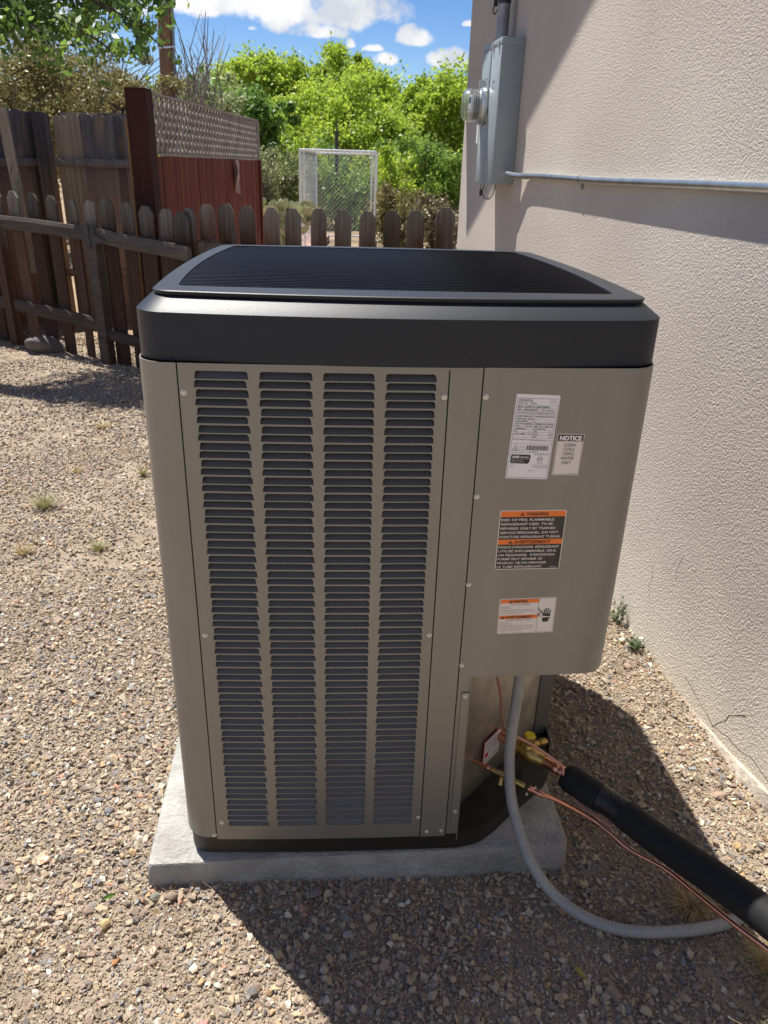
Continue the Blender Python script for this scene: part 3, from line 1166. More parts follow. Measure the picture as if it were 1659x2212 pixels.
# dark core that the coil wraps
core = MB()
ccp = [Vector((-0.25, 1.292)), Vector((0.20, 1.288)), Vector((0.262, 1.33)), Vector((0.540, 1.66)), Vector((0.540, 2.18)), Vector((-0.26, 2.18))]
core.loft([[(p.x, p.y, 0.106) for p in ccp], [(p.x, p.y, 1.14) for p in ccp]], cap0=True, cap1=True)
core.build('coil', M_fin, unit)
cb_ = MB()
cb_.box(0.27, 0.54, 1.275, 1.60, ZP + 0.03, 1.18)
cb_.build('control_box', M_dark, unit)
bk = MB()    # black sheets added behind the seams, standing in for shade in the gaps
bk.add([(p.x, p.y, z) for z in (0.13, 1.19) for p in offset([Vector((XL - 0.03, fy(XL - 0.03))), Vector((XL + 0.012, fy(XL + 0.012)))], 0.004)], [(0, 1, 3, 2)])
bk.add([(x, fy(x) + 0.005, z) for z in (0.13, 1.19) for x in (XC - 0.01, XR + 0.012)], [(0, 1, 3, 2)])
bk.build('seam_shade_backing', M_dark, unit)

# louvered panel --------------------------------------------------
COLS = [(-0.2315, -0.1430), (-0.1240, -0.0360), (-0.0165, 0.0700), (0.0885, 0.1745)]
NR, PZ = 65, 0.01572
ZT = 1.1865 - 0.0005     # top edge of the first slot
ZT = 1.184
HS = 0.0131              # slot height


def slot(c, r):
    """polygon of one slot as (x, z) counter-clockwise from bottom-left"""
    x0, x1 = COLS[c]
    sh = 0.0010 if r % 2 == 0 else -0.0008
    hh = HS + (0.0004 if r % 2 == 0 else -0.0007)
    x0 += sh * (1 if c < 2 else -1)
    x1 += sh * (1 if c < 2 else -1) + (0.0006 if r % 2 == 0 else -0.0006)
    zt = ZT - r * PZ
    zb = zt - hh
    sl, rr = 0.0016, 0.0045
    P = [(x0, zb), (x1, zb)]
    for k in range(4):
        a = R(12 + 78 * k / 3)
        P.append((x1 - sl - rr + rr * math.cos(a) * 1.15, zt - rr + rr * math.sin(a)))
    for k in range(4):
        a = R(90 + 78 * k / 3)
        P.append((x0 + sl + rr + rr * math.cos(a) * 1.15, zt - rr + rr * math.sin(a)))
    return P


PT, PB = 1.1965, 0.1235
lpn = MB()
xe = [XL + gap] + [(COLS[i][1] + COLS[i + 1][0]) / 2 for i in range(3)] + [XC - gap]
TH = 0.0016


def pf_(x, z, d=0.0):
    return (x, fy(x) + d, z)


ZLOW = ZT - NR * PZ + 0.0015
for c in range(4):
    xs0, xs1 = xe[c], xe[c + 1]
    m_ = 6
    for (za, zb) in ((PT, ZT + 0.0013), (ZLOW, PB)):
        for k in range(m_):
            a, b = xs0 + (xs1 - xs0) * k / m_, xs0 + (xs1 - xs0) * (k + 1) / m_
            lpn.add([pf_(a, zb), pf_(b, zb), pf_(b, za), pf_(a, za)], [(0, 1, 2, 3)])
    for r in range(NR):
        P = slot(c, r)
        zt = ZT + 0.0013 - r * PZ
        zb = zt - PZ if r < NR - 1 else ZLOW
        O = [(xs0, zb), (xs1, zb), (xs1, P[2][1]), (xs1, zt), (P[4][0], zt), (P[5][0], zt), (P[6][0], zt), (P[7][0], zt), (xs0, zt), (xs0, P[9][1])]
        n = len(P)
        vs = [pf_(*p) for p in O] + [pf_(*p) for p in P] + [pf_(*p, TH) for p in P]
        fs = []
        for k in range(n):
            k2 = (k + 1) % n
            fs.append((k, k2, n + k2, n + k))
            fs.append((n + k, n + k2, 2 * n + k2, 2 * n + k))
        lpn.add(vs, fs)
# folded edges
for x in (XL + gap, XC - gap):
    lpn.add([pf_(x, PB), pf_(x, PT), pf_(x, PT, 0.01), pf_(x, PB, 0.01)], [(0, 1, 2, 3)])
lpn.add([pf_(XL + gap + (XC - XL - 2 * gap) * k / 12, PB, d) for d in (0, 0.012) for k in range(13)],
        [(k, k + 1, 14 + k, 13 + k) for k in range(12)])
lpo = lpn.build('louver_panel', M_paint, unit)

for c in range(4):
    xm = (COLS[c][0] + COLS[c][1]) / 2
    protos = []
    for par in (0, 1):
        P = slot(c, par)
        zb = P[0][1]
        hh = P[4][1] - zb
        bl = MB()
        rows = []
        for k in range(7):
            t = k / 6
            z = zb + hh * 0.90 * t
            # width of the slot at this height
            xl = max(P[0][0] + 0.0004 + (0.0016 * t), P[0][0])
            if t > 0.62:
                q = (t - 0.62) / 0.38
                ins = 0.0045 * (1 - math.sqrt(max(0, 1 - q * q)))
            else:
                ins = 0
            wl_ = (P[0][0] + 0.0016 * t + ins, P[1][0] - 0.0016 * t - ins)
            dy = 0.0005 + 0.0135 * (t ** 0.85)
            rows.append([(wl_[0] + (wl_[1] - wl_[0]) * j / 6 - xm, dy, z - zb) for j in range(7)])
        bl.loft(rows, close_u=False)
        # the drawn ends of the louver
        for sgn, j in ((1, 0), (-1, 6)):
            e = [rows[k][j] for k in range(7)]
            bl.loft([e, [(p[0], 0.0005, p[2]) for p in e]], close_u=False)
        me = bpy.data.meshes.new('louver')
        me.from_pydata(bl.v, [], bl.f)
        me.materials.append(M_blade)
        me.polygons.foreach_set('use_smooth', [True] * len(me.polygons))
        me.set_sharp_from_angle(angle=R(40))
        protos.append((me, zb))
    slope = (fy(xm + 0.02) - fy(xm - 0.02)) / 0.04
    for r in range(NR):
        me, zb = protos[r % 2]
        z = slot(c, r)[0][1]
        link('louver', me, lpo, (xm, fy(xm) + TH * 0.3, z), (0, 0, math.atan(slope)))

# screws ----------------------------------------------------------
sm_ = MB()
sm_.lathe((0, 0, 0), (0, -1, 0), [(0.0052, 0.0), (0.0052, 0.0008), (0.0046, 0.0011)], 16)
sm_.lathe((0, -0.0011, 0), (0, -1, 0), [(0.0034, 0.0), (0.0034, 0.0024), (0.0027, 0.0030)], 6)
sme = sm_.build('screw', M_screw, unit).data
first_screw = bpy.data.objects[-1] if False else [o for o in C.objects if o.name.startswith('screw')][0]
k_ = 1.25 / 1.28
SCR = [(0.189, 1.145), (0.189, 0.664), (0.1895, 0.180), (-0.2500, 1.146), (-0.2475, 0.664), (-0.2445, 0.174), (0.2605, 1.146), (0.2595, 0.960), (0.2585, 0.777), (0.2585, 0.590),
       (0.210, 0.136), (0.243, 0.137), (-0.263, 0.137), (0.2715, 0.512), (0.2715, 0.192)]
for i, (x, z) in enumerate(SCR):
    o = first_screw if i == 0 else link('screw', sme, unit)
    y = fy(x) if x < 0.2645 or z > 0.56 else fy(x) + 0.001
    o.location = (x, y, z)
    o.rotation_euler = (0, rnd.uniform(0, 1), 0)
for (x, z) in ((0.562, 0.42), (0.562, 0.33)):
    link('screw', sme, unit, (x + 0.006, 1.606, z))

# top cap -----------------------------------------------------------
CAPO = dict(cx=0.120, y0=1.247, y1=2.255, hw=0.463, bf=0.033, bs=0.020, r=0.055)
oc = bowed(**CAPO)
nO = len(oc)
GR = bowed(cx=0.116, y0=1.350, y1=2.185, hw=0.402, bf=0.010, bs=0.022, r=0.02)


def capring(d, z, sl=0.0):
    pts = offset(oc, d, True) if d else oc
    return [(p.x, p.y, z - sl * 0.010 * (p.y - 1.25)) for p in pts]


def bowin(d):
    c = dict(CAPO)
    c.update(y0=c['y0'] + d, y1=c['y1'] - d, hw=c['hw'] - d, r=max(0.02, c['r'] - d * 0.6))
    return bowed(**c)


def cring(d, z, sl=0.0):
    return [(p.x, p.y, z - sl * 0.012 * (p.y - 1.25)) for p in bowin(d)]


cap1 = MB()
cap1.loft([cring(0.030, 1.1985), cring(0.0015, 1.1960), cring(0.0, 1.1975), cring(0.0, 1.2755)])
cap1.build('cap_band', M_capt, unit, smooth=True)
cap2 = MB()
cap2.loft([cring(0.0, 1.2755), cring(0.0275, 1.2985, 1), cring(0.0290, 1.2990, 1)])
cap2.build('cap_chamfer', M_capp, unit, smooth=True)
cap3 = MB()
gr_ring = [(p.x, p.y, 1.3065 - 0.012 * (p.y - 1.25)) for p in GR]
gr_ring2 = [(p.x, p.y, 1.2900 - 0.012 * (p.y - 1.25)) for p in GR]
cap3.loft([cring(0.0290, 1.2980, 1), cring(0.0288, 1.3000, 1), cring(0.0262, 1.3008, 1), cring(0.0255, 1.3052, 1), cring(0.0268, 1.3064, 1), cring(0.0300, 1.3068, 1), gr_ring, gr_ring2])
cap3.build('grille_rim', M_capp, unit, smooth=True)
# fan opening under the bars
deck = MB()
deck.loft([[(p.x, p.y, 1.262) for p in bowed(cx=0.112, y0=1.34, y1=2.195, hw=0.415, bf=0.010, bs=0.022, r=0.02)]], cap0=True)
deck.v, deck.f = [], []
dk = bowed(cx=0.112, y0=1.335, y1=2.20, hw=0.420, bf=0.010, bs=0.022, r=0.02)
CF = Vector((0.112, 1.768))
circ = []
for p in dk:
    d = (p - CF).normalized()
    circ.append(CF + d * 0.36)
deck.loft([[(p.x, p.y, 1.262) for p in dk], [(p.x, p.y, 1.258) for p in circ], [(p.x, p.y, 1.16) for p in circ]])
deck.build('fan_shroud', M_dark, unit)
fan = MB()
fan.lathe((CF.x, CF.y, 1.15), (0, 0, 1), [(0.09, 0), (0.09, 0.07), (0.06, 0.085)], 20)
for k in range(5):
    a = 2 * PI * k / 5
    rows = []
    for j in range(5):
        rr2 = 0.085 + 0.062 * j
        rows.append([(CF.x + rr2 * math.cos(a + u * 0.62 + 0.1 * j), CF.y + rr2 * math.sin(a + u * 0.62 + 0.1 * j), 1.165 + 0.05 * u) for u in (0, 0.33, 0.66, 1)])
    fan.loft(rows, close_u=False)
fan.build('fan', M_dark, unit, smooth=True)


def gr_x(y):
    xs = []
    for i in range(len(GR)):
        a, b = GR[i], GR[(i + 1) % len(GR)]
        if (a.y - y) * (b.y - y) <= 0 and a.y != b.y:
            xs.append(a.x + (b.x - a.x) * (y - a.y) / (b.y - a.y))
    return min(xs), max(xs)


NBAR = 41
for i in range(NBAR):
    y = 1.3595 + i * (2.178 - 1.3595) / (NBAR - 1)
    xa, xb = gr_x(y)
    z = 1.3030 - 0.012 * (y - 1.25)
    mb = MB()
    pts = []
    for j in range(9):
        t = j / 8
        x = xa + (xb - xa) * t
        pts.append((x, y, z + 0.004 * (1 - (2 * t - 1) ** 2) * math.sin(PI * (y - 1.34) / 0.85)))
    mb.tube(pts, 0.0016, n=8)
    mb.build('grille_bar', M_wire, unit, smooth=True)
for x in (-0.09, 0.112, 0.315):
    MB().tube([(x, 1.352, 1.2955), (x, 1.77, 1.2955), (x, 2.18, 1.2845)], 0.003, 6).build('grille_support', M_wire, unit, smooth=True)

# ------------------------------------------------------------------ stickers on the control panel
def tmesh(s, size, x=0.0, z=0.0, width=None, align='LEFT', bold=0.0, spacing=1.0, shear=0.0):
    cu_ = bpy.data.curves.new('t', 'FONT')
    cu_.body = s
    cu_.size = size
    cu_.offset = bold * size
    cu_.space_character = spacing
    cu_.shear = shear
    cu_.resolution_u = 2
    cu_.fill_mode = 'BOTH'
    ob = bpy.data.objects.new('t', cu_)
    C.objects.link(ob)
    bpy.context.view_layer.update()
    dg = bpy.context.evaluated_depsgraph_get()
    me = bpy.data.meshes.new_from_object(ob.evaluated_get(dg))
    bpy.data.objects.remove(ob)
    V = np.array([v.co[:] for v in me.vertices])
    F = [tuple(p.vertices) for p in me.polygons]
    bpy.data.meshes.remove(me)
    if len(V) == 0:
        return [], []
    w0, w1 = V[:, 0].min(), V[:, 0].max()
    sx_ = (width / (w1 - w0)) if width else 1.0
    xs = (V[:, 0] - w0) * sx_
    tw = (w1 - w0) * sx_
    off = {'LEFT': 0, 'CENTER': -tw / 2, 'RIGHT': -tw}[align]
    return [(a + off + x, b + z) for a, b in zip(xs, V[:, 1])], F


class Sticker:
    """flat print on the curved panel; local (u right, v up) from its lower-left corner"""
    def __init__(s, name, x, z, w, h, base, tilt=0.0, label=None, r=0.003):
        s.x, s.z, s.w, s.h, s.t = x, z, w, h, tilt
        s.layers = {}
        pts = []
        for (qx, qz, a0) in ((w - r, r, -90), (w - r, h - r, 0), (r, h - r, 90), (r, r, 180)):
            for k in range(4):
                a = R(a0 + 30 * k)
                pts.append((qx + r * math.cos(a), qz + r * math.sin(a)))
        mb = MB()
        n = len(pts)
        mb.add([s.p(u, v, 0.0003) for u, v in pts] + [s.p(u, v, 0.00005) for u, v in pts], [tuple(range(n))] + [(k, (k + 1) % n, n + (k + 1) % n, n + k) for k in range(n)])
        s.o = mb.build(name, base, unit)
        if label:
            s.o['label'] = label

    def p(s, u, v, d):
        x = s.x + u * math.cos(s.t) - v * math.sin(s.t)
        z = s.z + u * math.sin(s.t) + v * math.cos(s.t)
        return (x, fy(x) - d, z)

    def lay(s, m):
        return s.layers.setdefault(m.name, (MB(), m))[0]

    def rect(s, m, u0, v0, u1, v1, d=0.0005):
        s.lay(m).add([s.p(u0, v0, d), s.p(u1, v0, d), s.p(u1, v1, d), s.p(u0, v1, d)], [(0, 1, 2, 3)])

    def poly(s, m, pts, d=0.0005):
        s.lay(m).add([s.p(u, v, d) for u, v in pts], [tuple(range(len(pts)))])

    def line(s, m, a, b, w=0.0005, d=0.0006):
        a, b = Vector(a), Vector(b)
        t = (b - a).normalized()
        n = Vector((-t.y, t.x)) * w / 2
        s.poly(m, [a - n, b - n, b + n, a + n], d)

    def ring(s, m, c, r0, r1, d=0.0006, n=20, sq=1.0):
        vs = []
        for k in range(n):
            a = 2 * PI * k / n
            vs += [s.p(c[0] + r0 * math.cos(a) * sq, c[1] + r0 * math.sin(a), d), s.p(c[0] + r1 * math.cos(a) * sq, c[1] + r1 * math.sin(a), d)]
        s.lay(m).add(vs, [(2 * k, 2 * k + 1, (2 * k + 3) % (2 * n), (2 * k + 2) % (2 * n)) for k in range(n)])

    def text(s, m, t, u, v, size, width=None, align='LEFT', bold=0.0, spacing=1.0, d=0.0007):
        V, F = tmesh(t, size, u, v, width, align, bold, spacing)
        if V:
            s.lay(m).add([s.p(a, b, d) for a, b in V], F)

    def done(s):
        names = {'label_ink': 'lettering', 'label_white': 'white_print', 'label_cream': 'cream_print', 'label_orange': 'orange_band', 'label_black': 'black_field', 'label_red': 'red_print'}
        for k, (mb, m) in s.layers.items():
            me = bpy.data.meshes.new(names[k])
            me.from_pydata(mb.v, [], mb.f)
            me.materials.append(m)
            link(names[k], me, s.o)


# rating plate
w_, h_ = 0.0775, 0.156
s = Sticker('rating_label', 0.3085, 0.996, w_, h_, M_white, tilt=R(-2.0), label='white rating plate with small print and a barcode', r=0.0025)
I = M_ink
m0, m1 = 0.0025, w_ - 0.0025
for a, b in (((m0, m0), (m1, m0)), ((m0, h_ - 0.007), (m1, h_ - 0.007)), ((m0, m0), (m0, h_ - 0.007)), ((m1, m0), (m1, h_ - 0.007))):
    s.line(I, a, b)
top = h_ - 0.007
s.text(I, 'LENNOX', 0.0055, top - 0.0060, 0.0062, 0.0245, bold=0.01, spacing=1.05)
s.text(I, 'DALLAS   TEXAS', 0.0055, top - 0.0100, 0.0036, 0.033)
s.text(I, 'ASSEMBLED', 0.060, top - 0.0045, 0.0023, 0.012)
s.text(I, 'IN THE USA', 0.060, top - 0.0078, 0.0023, 0.011)
rows = [0.0120, 0.0172, 0.0228, 0.0287, 0.0334, 0.0378, 0.0423, 0.0470, 0.0517, 0.0564, 0.0612, 0.0660, 0.0710, 0.0745, 0.0825]
for r_ in rows:
    s.line(I, (m0, top - r_), (m1, top - r_), 0.00035)
s.text(I, 'M/N  SL25KCV-048-230B04', 0.005, top - 0.0164, 0.0042, 0.057, bold=0.012)
s.text(I, 'S/N  5826D06879', 0.005, top - 0.0218, 0.0042, 0.037, bold=0.012)
s.text(I, 'MFG  04/2026', 0.047, top - 0.0218, 0.0036, 0.023)
s.line(I, (0.038, top - 0.0228), (0.038, top - 0.0825), 0.0004)
L1 = ['CONTAINS HFC R-454B', 'FACTORY CHARGE (25 FT)', '12 LBS 8 OZS   (5.6 kg)', 'TOTAL CHARGE', 'ELECTRICAL RATING', '1 PH  -    |   60 HZ', 'COMPRESSOR', 'PH                 1 ~', 'INPUT AMPS    21.3', '']
L2 = ['MAXIMUM ALLOWABLE PRESSURE', '540 PSIG (3723.8 kPa)', '', '', 'NOMINAL VOLTS 208/230', 'MIN 197  |  MAX 253', 'FAN MOTOR', 'PH                1 ~', 'FLA             2.8', 'HP               1/3']
for i in range(10):
    z = top - rows[i + 2] - 0.0042
    if L1[i]:
        s.text(I, L1[i], 0.005, z, 0.0034, 0.030 if len(L1[i]) > 13 else 0.020, bold=0.01)
    if L2[i]:
        s.text(I, L2[i], 0.040, z, 0.0034, 0.0325 if len(L2[i]) > 13 else 0.020, bold=0.01)
s.text(I, 'MIN. CKT. CAPACITY    29.2', 0.005, top - 0.0760, 0.0026, 0.031)
s.text(I, 'OVERCURRENT CIRCUIT    50', 0.040, top - 0.0772, 0.0024, 0.032)
for k in range(24):
    x = 0.0315 + k * 0.00165
    s.rect(I, x, top - 0.0945, x + (0.0009 if k % 3 else 0.0013) * (0.6 if k % 4 == 1 else 1), top - 0.0855)
s.text(I, '5826D06879', 0.036, top - 0.0978, 0.0024, 0.016)
tr0 = (0.0060, top - 0.0950)
for a, b in (((0.005, top - 0.0955), (0.0165, top - 0.0955)), ((0.0165, top - 0.0955), (0.01075, top - 0.0855)), ((0.01075, top - 0.0855), (0.005, top - 0.0955))):
    s.line(I, a, b, 0.0007)
s.ring(I, (0.01075, top - 0.0928), 0.0004, 0.0014, n=8)
for a, b in (((0.0185, top - 0.0955), (0.0185, top - 0.088)), ((0.0185, top - 0.088), (0.0235, top - 0.089)), ((0.0235, top - 0.089), (0.0285, top - 0.088)), ((0.0285, top - 0.088), (0.0285, top - 0.0955)), ((0.0285, top - 0.0955), (0.0235, top - 0.0965)), ((0.0235, top - 0.0965), (0.0185, top - 0.0955)), ((0.0235, top - 0.089), (0.0235, top - 0.0965))):
    s.line(I, a, b, 0.0004)
s.line(I, (m0, top - 0.0992), (m1, top - 0.0992), 0.0004)
bx = [(0.0062, top - 0.103), (0.0048, top - 0.106), (0.0048, top - 0.117), (0.0062, top - 0.120), (0.0370, top - 0.120), (0.0395, top - 0.117), (0.0408, top - 0.106), (0.0395, top - 0.103)]
s.poly(M_lblack, bx[::-1], 0.0005)
s.text(M_white, 'AHRI', 0.0070, top - 0.1092, 0.0055, 0.013, bold=0.05)
s.text(M_white, 'CERTIFIED', 0.0210, top - 0.1090, 0.0036, 0.0165, bold=0.02)
s.line(M_white, (0.0065, top - 0.1112), (0.039, top - 0.1112), 0.0003)
s.text(M_white, 'www.ahridirectory.org', 0.0065, top - 0.1145, 0.0022, 0.020)
s.text(M_white, 'Unitary Small HP', 0.0065, top - 0.1178, 0.0022, 0.024)
s.text(I, 'FOR OUTDOOR USE', 0.046, top - 0.1033, 0.0030, 0.026)
s.ring(I, (0.0585, top - 0.1105), 0.0047, 0.0053)
s.text(I, 'ETL', 0.0585, top - 0.1120, 0.0042, 0.0072, 'CENTER', bold=0.03)
s.text(I, 'Intertek', 0.0585, top - 0.1192, 0.0024, 0.011, 'CENTER')
for k, t_ in enumerate(('CONFORMS TO UL STD 60335-2-40', 'CERTIFIED TO CSA STD C22.2', 'NO. 60335-2-40')):
    s.text(I, t_, 0.0745, top - 0.1228 - k * 0.0026, 0.0018, 0.030 - 0.002 * k, 'RIGHT')
s.text(I, 'IPX4', 0.0050, top - 0.1260, 0.0030, 0.007)
s.text(I, 'PART "A"', 0.0405, top - 0.1340, 0.0026, 0.010)
s.done()
# NOTICE
w_, h_ = 0.0495, 0.0785
s = Sticker('notice_label', 0.3935, 1.0015, w_, h_, M_cream, tilt=R(-1.2), label='cream NOTICE sticker beside the rating plate', r=0.0006)
for a, b in (((0.0015, 0.0015), (w_ - 0.0015, 0.0015)), ((w_ - 0.0015, 0.0015), (w_ - 0.0015, h_ - 0.0015)), ((w_ - 0.0015, h_ - 0.0015), (0.0015, h_ - 0.0015)), ((0.0015, h_ - 0.0015), (0.0015, 0.0015))):
    s.line(I, a, b, 0.0006)
s.rect(M_ink, 0.002, h_ - 0.0138, w_ - 0.002, h_ - 0.0018)
s.text(M_white, 'NOTICE', w_ / 2, h_ - 0.0118, 0.0115, 0.040, 'CENTER', bold=0.055, d=0.0009)
for k, t_ in enumerate(('CLEAN', 'COILS', 'USING', 'WATER', 'ONLY.')):
    s.text(I, t_, w_ / 2 - 0.001 * k * 0.3, h_ - 0.0235 - k * 0.0084, 0.0088, (0.0222, 0.0202, 0.0202, 0.0240, 0.0180)[k], 'CENTER')
s.text(I, '107804-01', 0.030, 0.0032, 0.0018, 0.012)
s.done()
# flammable refrigerant
w_, h_ = 0.1255, 0.1235
s = Sticker('fire_warning_label', 0.3060, 0.8085, w_, h_, M_cream, tilt=R(0.15), label='orange and black fire warning sticker', r=0.004)
s.rect(M_lblack, 0.0015, 0.0015, w_ - 0.0015, h_ - 0.0125, 0.0005)
s.poly(M_orange, [(0.0015, h_ - 0.013), (w_ - 0.0015, h_ - 0.013), (w_ - 0.0015, h_ - 0.004), (w_ - 0.004, h_ - 0.0015), (0.004, h_ - 0.0015), (0.0015, h_ - 0.004)], 0.0006)
s.rect(M_orange, 0.0015, 0.0535, w_ - 0.0015, 0.0640, 0.0006)
s.text(I, 'WARNING', 0.0500, h_ - 0.0107, 0.0092, 0.0415, bold=0.025, d=0.0009)
s.text(I, 'AVERTISSEMENT', 0.0320, 0.0552, 0.0092, 0.0700, bold=0.02, d=0.0009)
for (cx_, cz_) in ((0.0420, h_ - 0.0108), (0.0250, 0.0552)):
    s.poly(I, [(cx_ - 0.0042, cz_), (cx_ + 0.0042, cz_), (cx_, cz_ + 0.0074)], 0.0008)
    s.rect(M_orange, cx_ - 0.0005, cz_ + 0.0018, cx_ + 0.0005, cz_ + 0.0050, 0.0010)
TXT = [('RISK OF FIRE. FLAMMABLE', 0.1000), ('REFRIGERANT USED. TO BE', 0.0985), ('REPAIRED ONLY BY TRAINED', 0.1045), ('SERVICE PERSONNEL. DO NOT', 0.1110), ('PUNCTURE REFRIGERANT TUBING.', 0.1160)]
for k, (t_, tw) in enumerate(TXT):
    s.text(M_cream, t_, 0.0035, h_ - 0.0212 - k * 0.0088, 0.0068, tw, bold=0.012, d=0.0009)
TXT = [('RISQUE D\'INCENDIE. RÉFRIGÉRANT', 0.1160), ('UTILISÉ INFLAMMABLE. SEUL', 0.1120), ('UN PERSONNEL  D\'ENTRETIEN', 0.1090), ('FORMÉ PEUT RÉPARER CE', 0.0860), ('PRODUIT. NE PAS PERFORER', 0.0950), ('LE TUBE RÉFRIGÉRANT.', 0.0880)]
for k, (t_, tw) in enumerate(TXT):
    s.text(M_cream, t_, 0.0035, 0.0458 - k * 0.0084, 0.0066, tw, bold=0.012, d=0.0009)
s.text(M_cream, '107894-01', 0.1050, 0.0035, 0.0028, 0.014)
s.done()
# electric hazard
w_, h_ = 0.1130, 0.0805
s = Sticker('electrical_warning_label', 0.3235, 0.6630, w_, h_, M_cream, tilt=R(0.9), label='white and orange electrical hazard sticker with a hand', r=0.002)
for a, b in (((0.0018, 0.0018), (w_ - 0.0018, 0.0018)), ((w_ - 0.0018, 0.0018), (w_ - 0.0018, h_ - 0.0018)), ((w_ - 0.0018, h_ - 0.0018), (0.0018, h_ - 0.0018)), ((0.0018, h_ - 0.0018), (0.0018, 0.0018))):
    s.line(I, a, b, 0.0004)
xr = 0.0785
s.line(I, (xr, 0.0018), (xr, h_ - 0.0018), 0.0005)
s.rect(M_orange, 0.0022, h_ - 0.0105, xr - 0.0003, h_ - 0.0022)
s.rect(M_orange, 0.0022, h_ / 2 - 0.0060, xr - 0.0003, h_ / 2 + 0.0022)
s.text(I, 'WARNING', 0.0265, h_ - 0.0094, 0.0080, 0.0290, bold=0.025, d=0.0009)
s.text(I, 'AVERTISSEMENT', 0.0130, h_ / 2 - 0.0049, 0.0080, 0.0560, bold=0.02, d=0.0009)
for (cx_, cz_) in ((0.0222, h_ - 0.0098), (0.0085, h_ / 2 - 0.0053)):
    s.poly(I, [(cx_ - 0.0038, cz_), (cx_ + 0.0038, cz_), (cx_, cz_ + 0.0066)], 0.0008)
s.text(I, 'ELECTRICAL HAZARD', 0.0230, h_ - 0.0146, 0.0036, 0.0380)
s.text(I, 'DANGER D\'ÉLECTROCUTION', 0.0160, h_ / 2 - 0.0100, 0.0036, 0.050)
EN = [('High Voltage', 0.017), ('Wait 7 Minutes', 0.019), ('Electrical components may hold charge. Do not', 0.064), ('remove this panel or service this area for 7 minutes', 0.069), ('after the power has been removed.', 0.046)]
FR = [('Haute tension', 0.018), ('Attendez 7 minutes', 0.025), ('Les composants électriques peuvent conserver une', 0.068), ('charge. Ne pas enlever ce panneau et ne pas faire', 0.067), ('l\'entretien de cette partie au cours de 7 minutes', 0.066), ('suivant l\'arrêt du courant électrique.', 0.046)]
for k, (t_, tw) in enumerate(EN):
    s.text(I, t_, 0.0045, h_ - 0.0190 - k * 0.0037, 0.0027, tw)
for k, (t_, tw) in enumerate(FR):
    s.text(I, t_, 0.0045, h_ / 2 - 0.0142 - k * 0.0039, 0.0027, tw)
# hand struck by a spark
hx, hz = 0.0960, 0.0300
s.poly(I, [(hx - 0.0062, hz - 0.005), (hx + 0.0048, hz - 0.005), (hx + 0.0050, hz - 0.0005), (hx + 0.0080, hz + 0.0045), (hx + 0.0080, hz + 0.0052), (hx - 0.0075, hz + 0.0052), (hx - 0.0080, hz + 0.001)], 0.0006)
s.poly(I, [(hx - 0.0068, hz + 0.0088), (hx + 0.0078, hz + 0.0070), (hx + 0.0082, hz + 0.0130), (hx - 0.0058, hz + 0.0135)], 0.0006)
for (fx, l0, l1, lean) in ((-0.0045, 0.012, 0.024, -0.0004), (-0.0012, 0.012, 0.027, 0.0), (0.0024, 0.012, 0.026, 0.0006), (0.0060, 0.011, 0.0222, 0.0016)):
    s.line(I, (hx + fx, hz + l0), (hx + fx + lean, hz + l1), 0.0023, 0.0006)
s.line(I, (hx - 0.0068, hz + 0.0100), (hx - 0.0088, hz + 0.0185), 0.0022, 0.0006)
for a, b in (((hx - 0.0185, hz + 0.026), (hx - 0.0105, hz + 0.019)), ((hx - 0.0105, hz + 0.019), (hx - 0.0160, hz + 0.0125)), ((hx - 0.0160, hz + 0.0125), (hx - 0.0145, hz + 0.0088)), ((hx - 0.0145, hz + 0.0088), (hx - 0.0108, hz + 0.0080))):
    s.line(I, a, b, 0.0019, 0.0006)
s.done()

# ------------------------------------------------------------------ valves, tag and lines in the recess
def P3(x, y, z):
    return Vector((x, y, z))


ax = Vector((0.73, -0.66, -0.08)).normalized()
V0 = Vector((0.424, 1.452, 0.224))
sv = MB()
sv.lathe(V0, ax, [(0.0135, -0.05), (0.0135, 0.035)], 18)
sv.build('valve_stub', M_copper, unit, smooth=True)
sv = MB()
sv.lathe(V0 + ax * 0.035, ax, [(0.020, 0), (0.0215, 0.003), (0.0215, 0.010), (0.0185, 0.012), (0.0185, 0.016), (0.0235, 0.020), (0.0245, 0.030), (0.0230, 0.045), (0.0190, 0.054), (0.0175, 0.060), (0.0170, 0.073)], 22)
bc = V0 + ax * 0.063
sv.lathe(bc, (0, 0, 1), [(0.0165, 0), (0.0165, 0.024), (0.0145, 0.027)], 18)
sv.build('suction_valve', M_brass, unit, smooth=True)
sv = MB()
sv.lathe(bc + Vector((0, 0, 0.026)), (0.02, 0, 1), [(0.0150, 0), (0.0150, 0.022), (0.0138, 0.024)], 6)
stem = sv.build('valve_cap', M_brass, unit)
sv = MB()
sv.lathe(bc + Vector((0, 0, 0.0500)), (0.02, 0, 1), [(0.0125, 0), (0.0125, 0.0016), (0.0118, 0.0022)], 20)
sv.build('cap_disc', M_yellow, unit)
sv = MB()
pd_ = Vector((0.93, 0.36, -0.05)).normalized()
pc = V0 + ax * 0.066 + Vector((0.0, 0.01, 0.010))
sv.lathe(pc, pd_, [(0.0075, 0.0), (0.0075, 0.030), (0.0055, 0.031), (0.0055, 0.035)], 14)
sv.lathe(pc + pd_ * 0.034, pd_, [(0.0092, 0), (0.0092, 0.017), (0.0080, 0.019)], 6)
sv.build('service_port', M_brass, unit)
br = MB()    # bracket that carries the valves
br.bar(V0 + Vector((0.030, -0.028, -0.022)), V0 + Vector((0.032, -0.030, -0.118)), 0.05, 0.003, up=(0.75, -0.65, 0))
br.build('valve_bracket', M_pan, unit)
lv = MB()
l0, l1 = P3(0.357, 1.372, 0.213), P3(0.474, 1.290, 0.2015)
d_ = (l1 - l0).normalized()
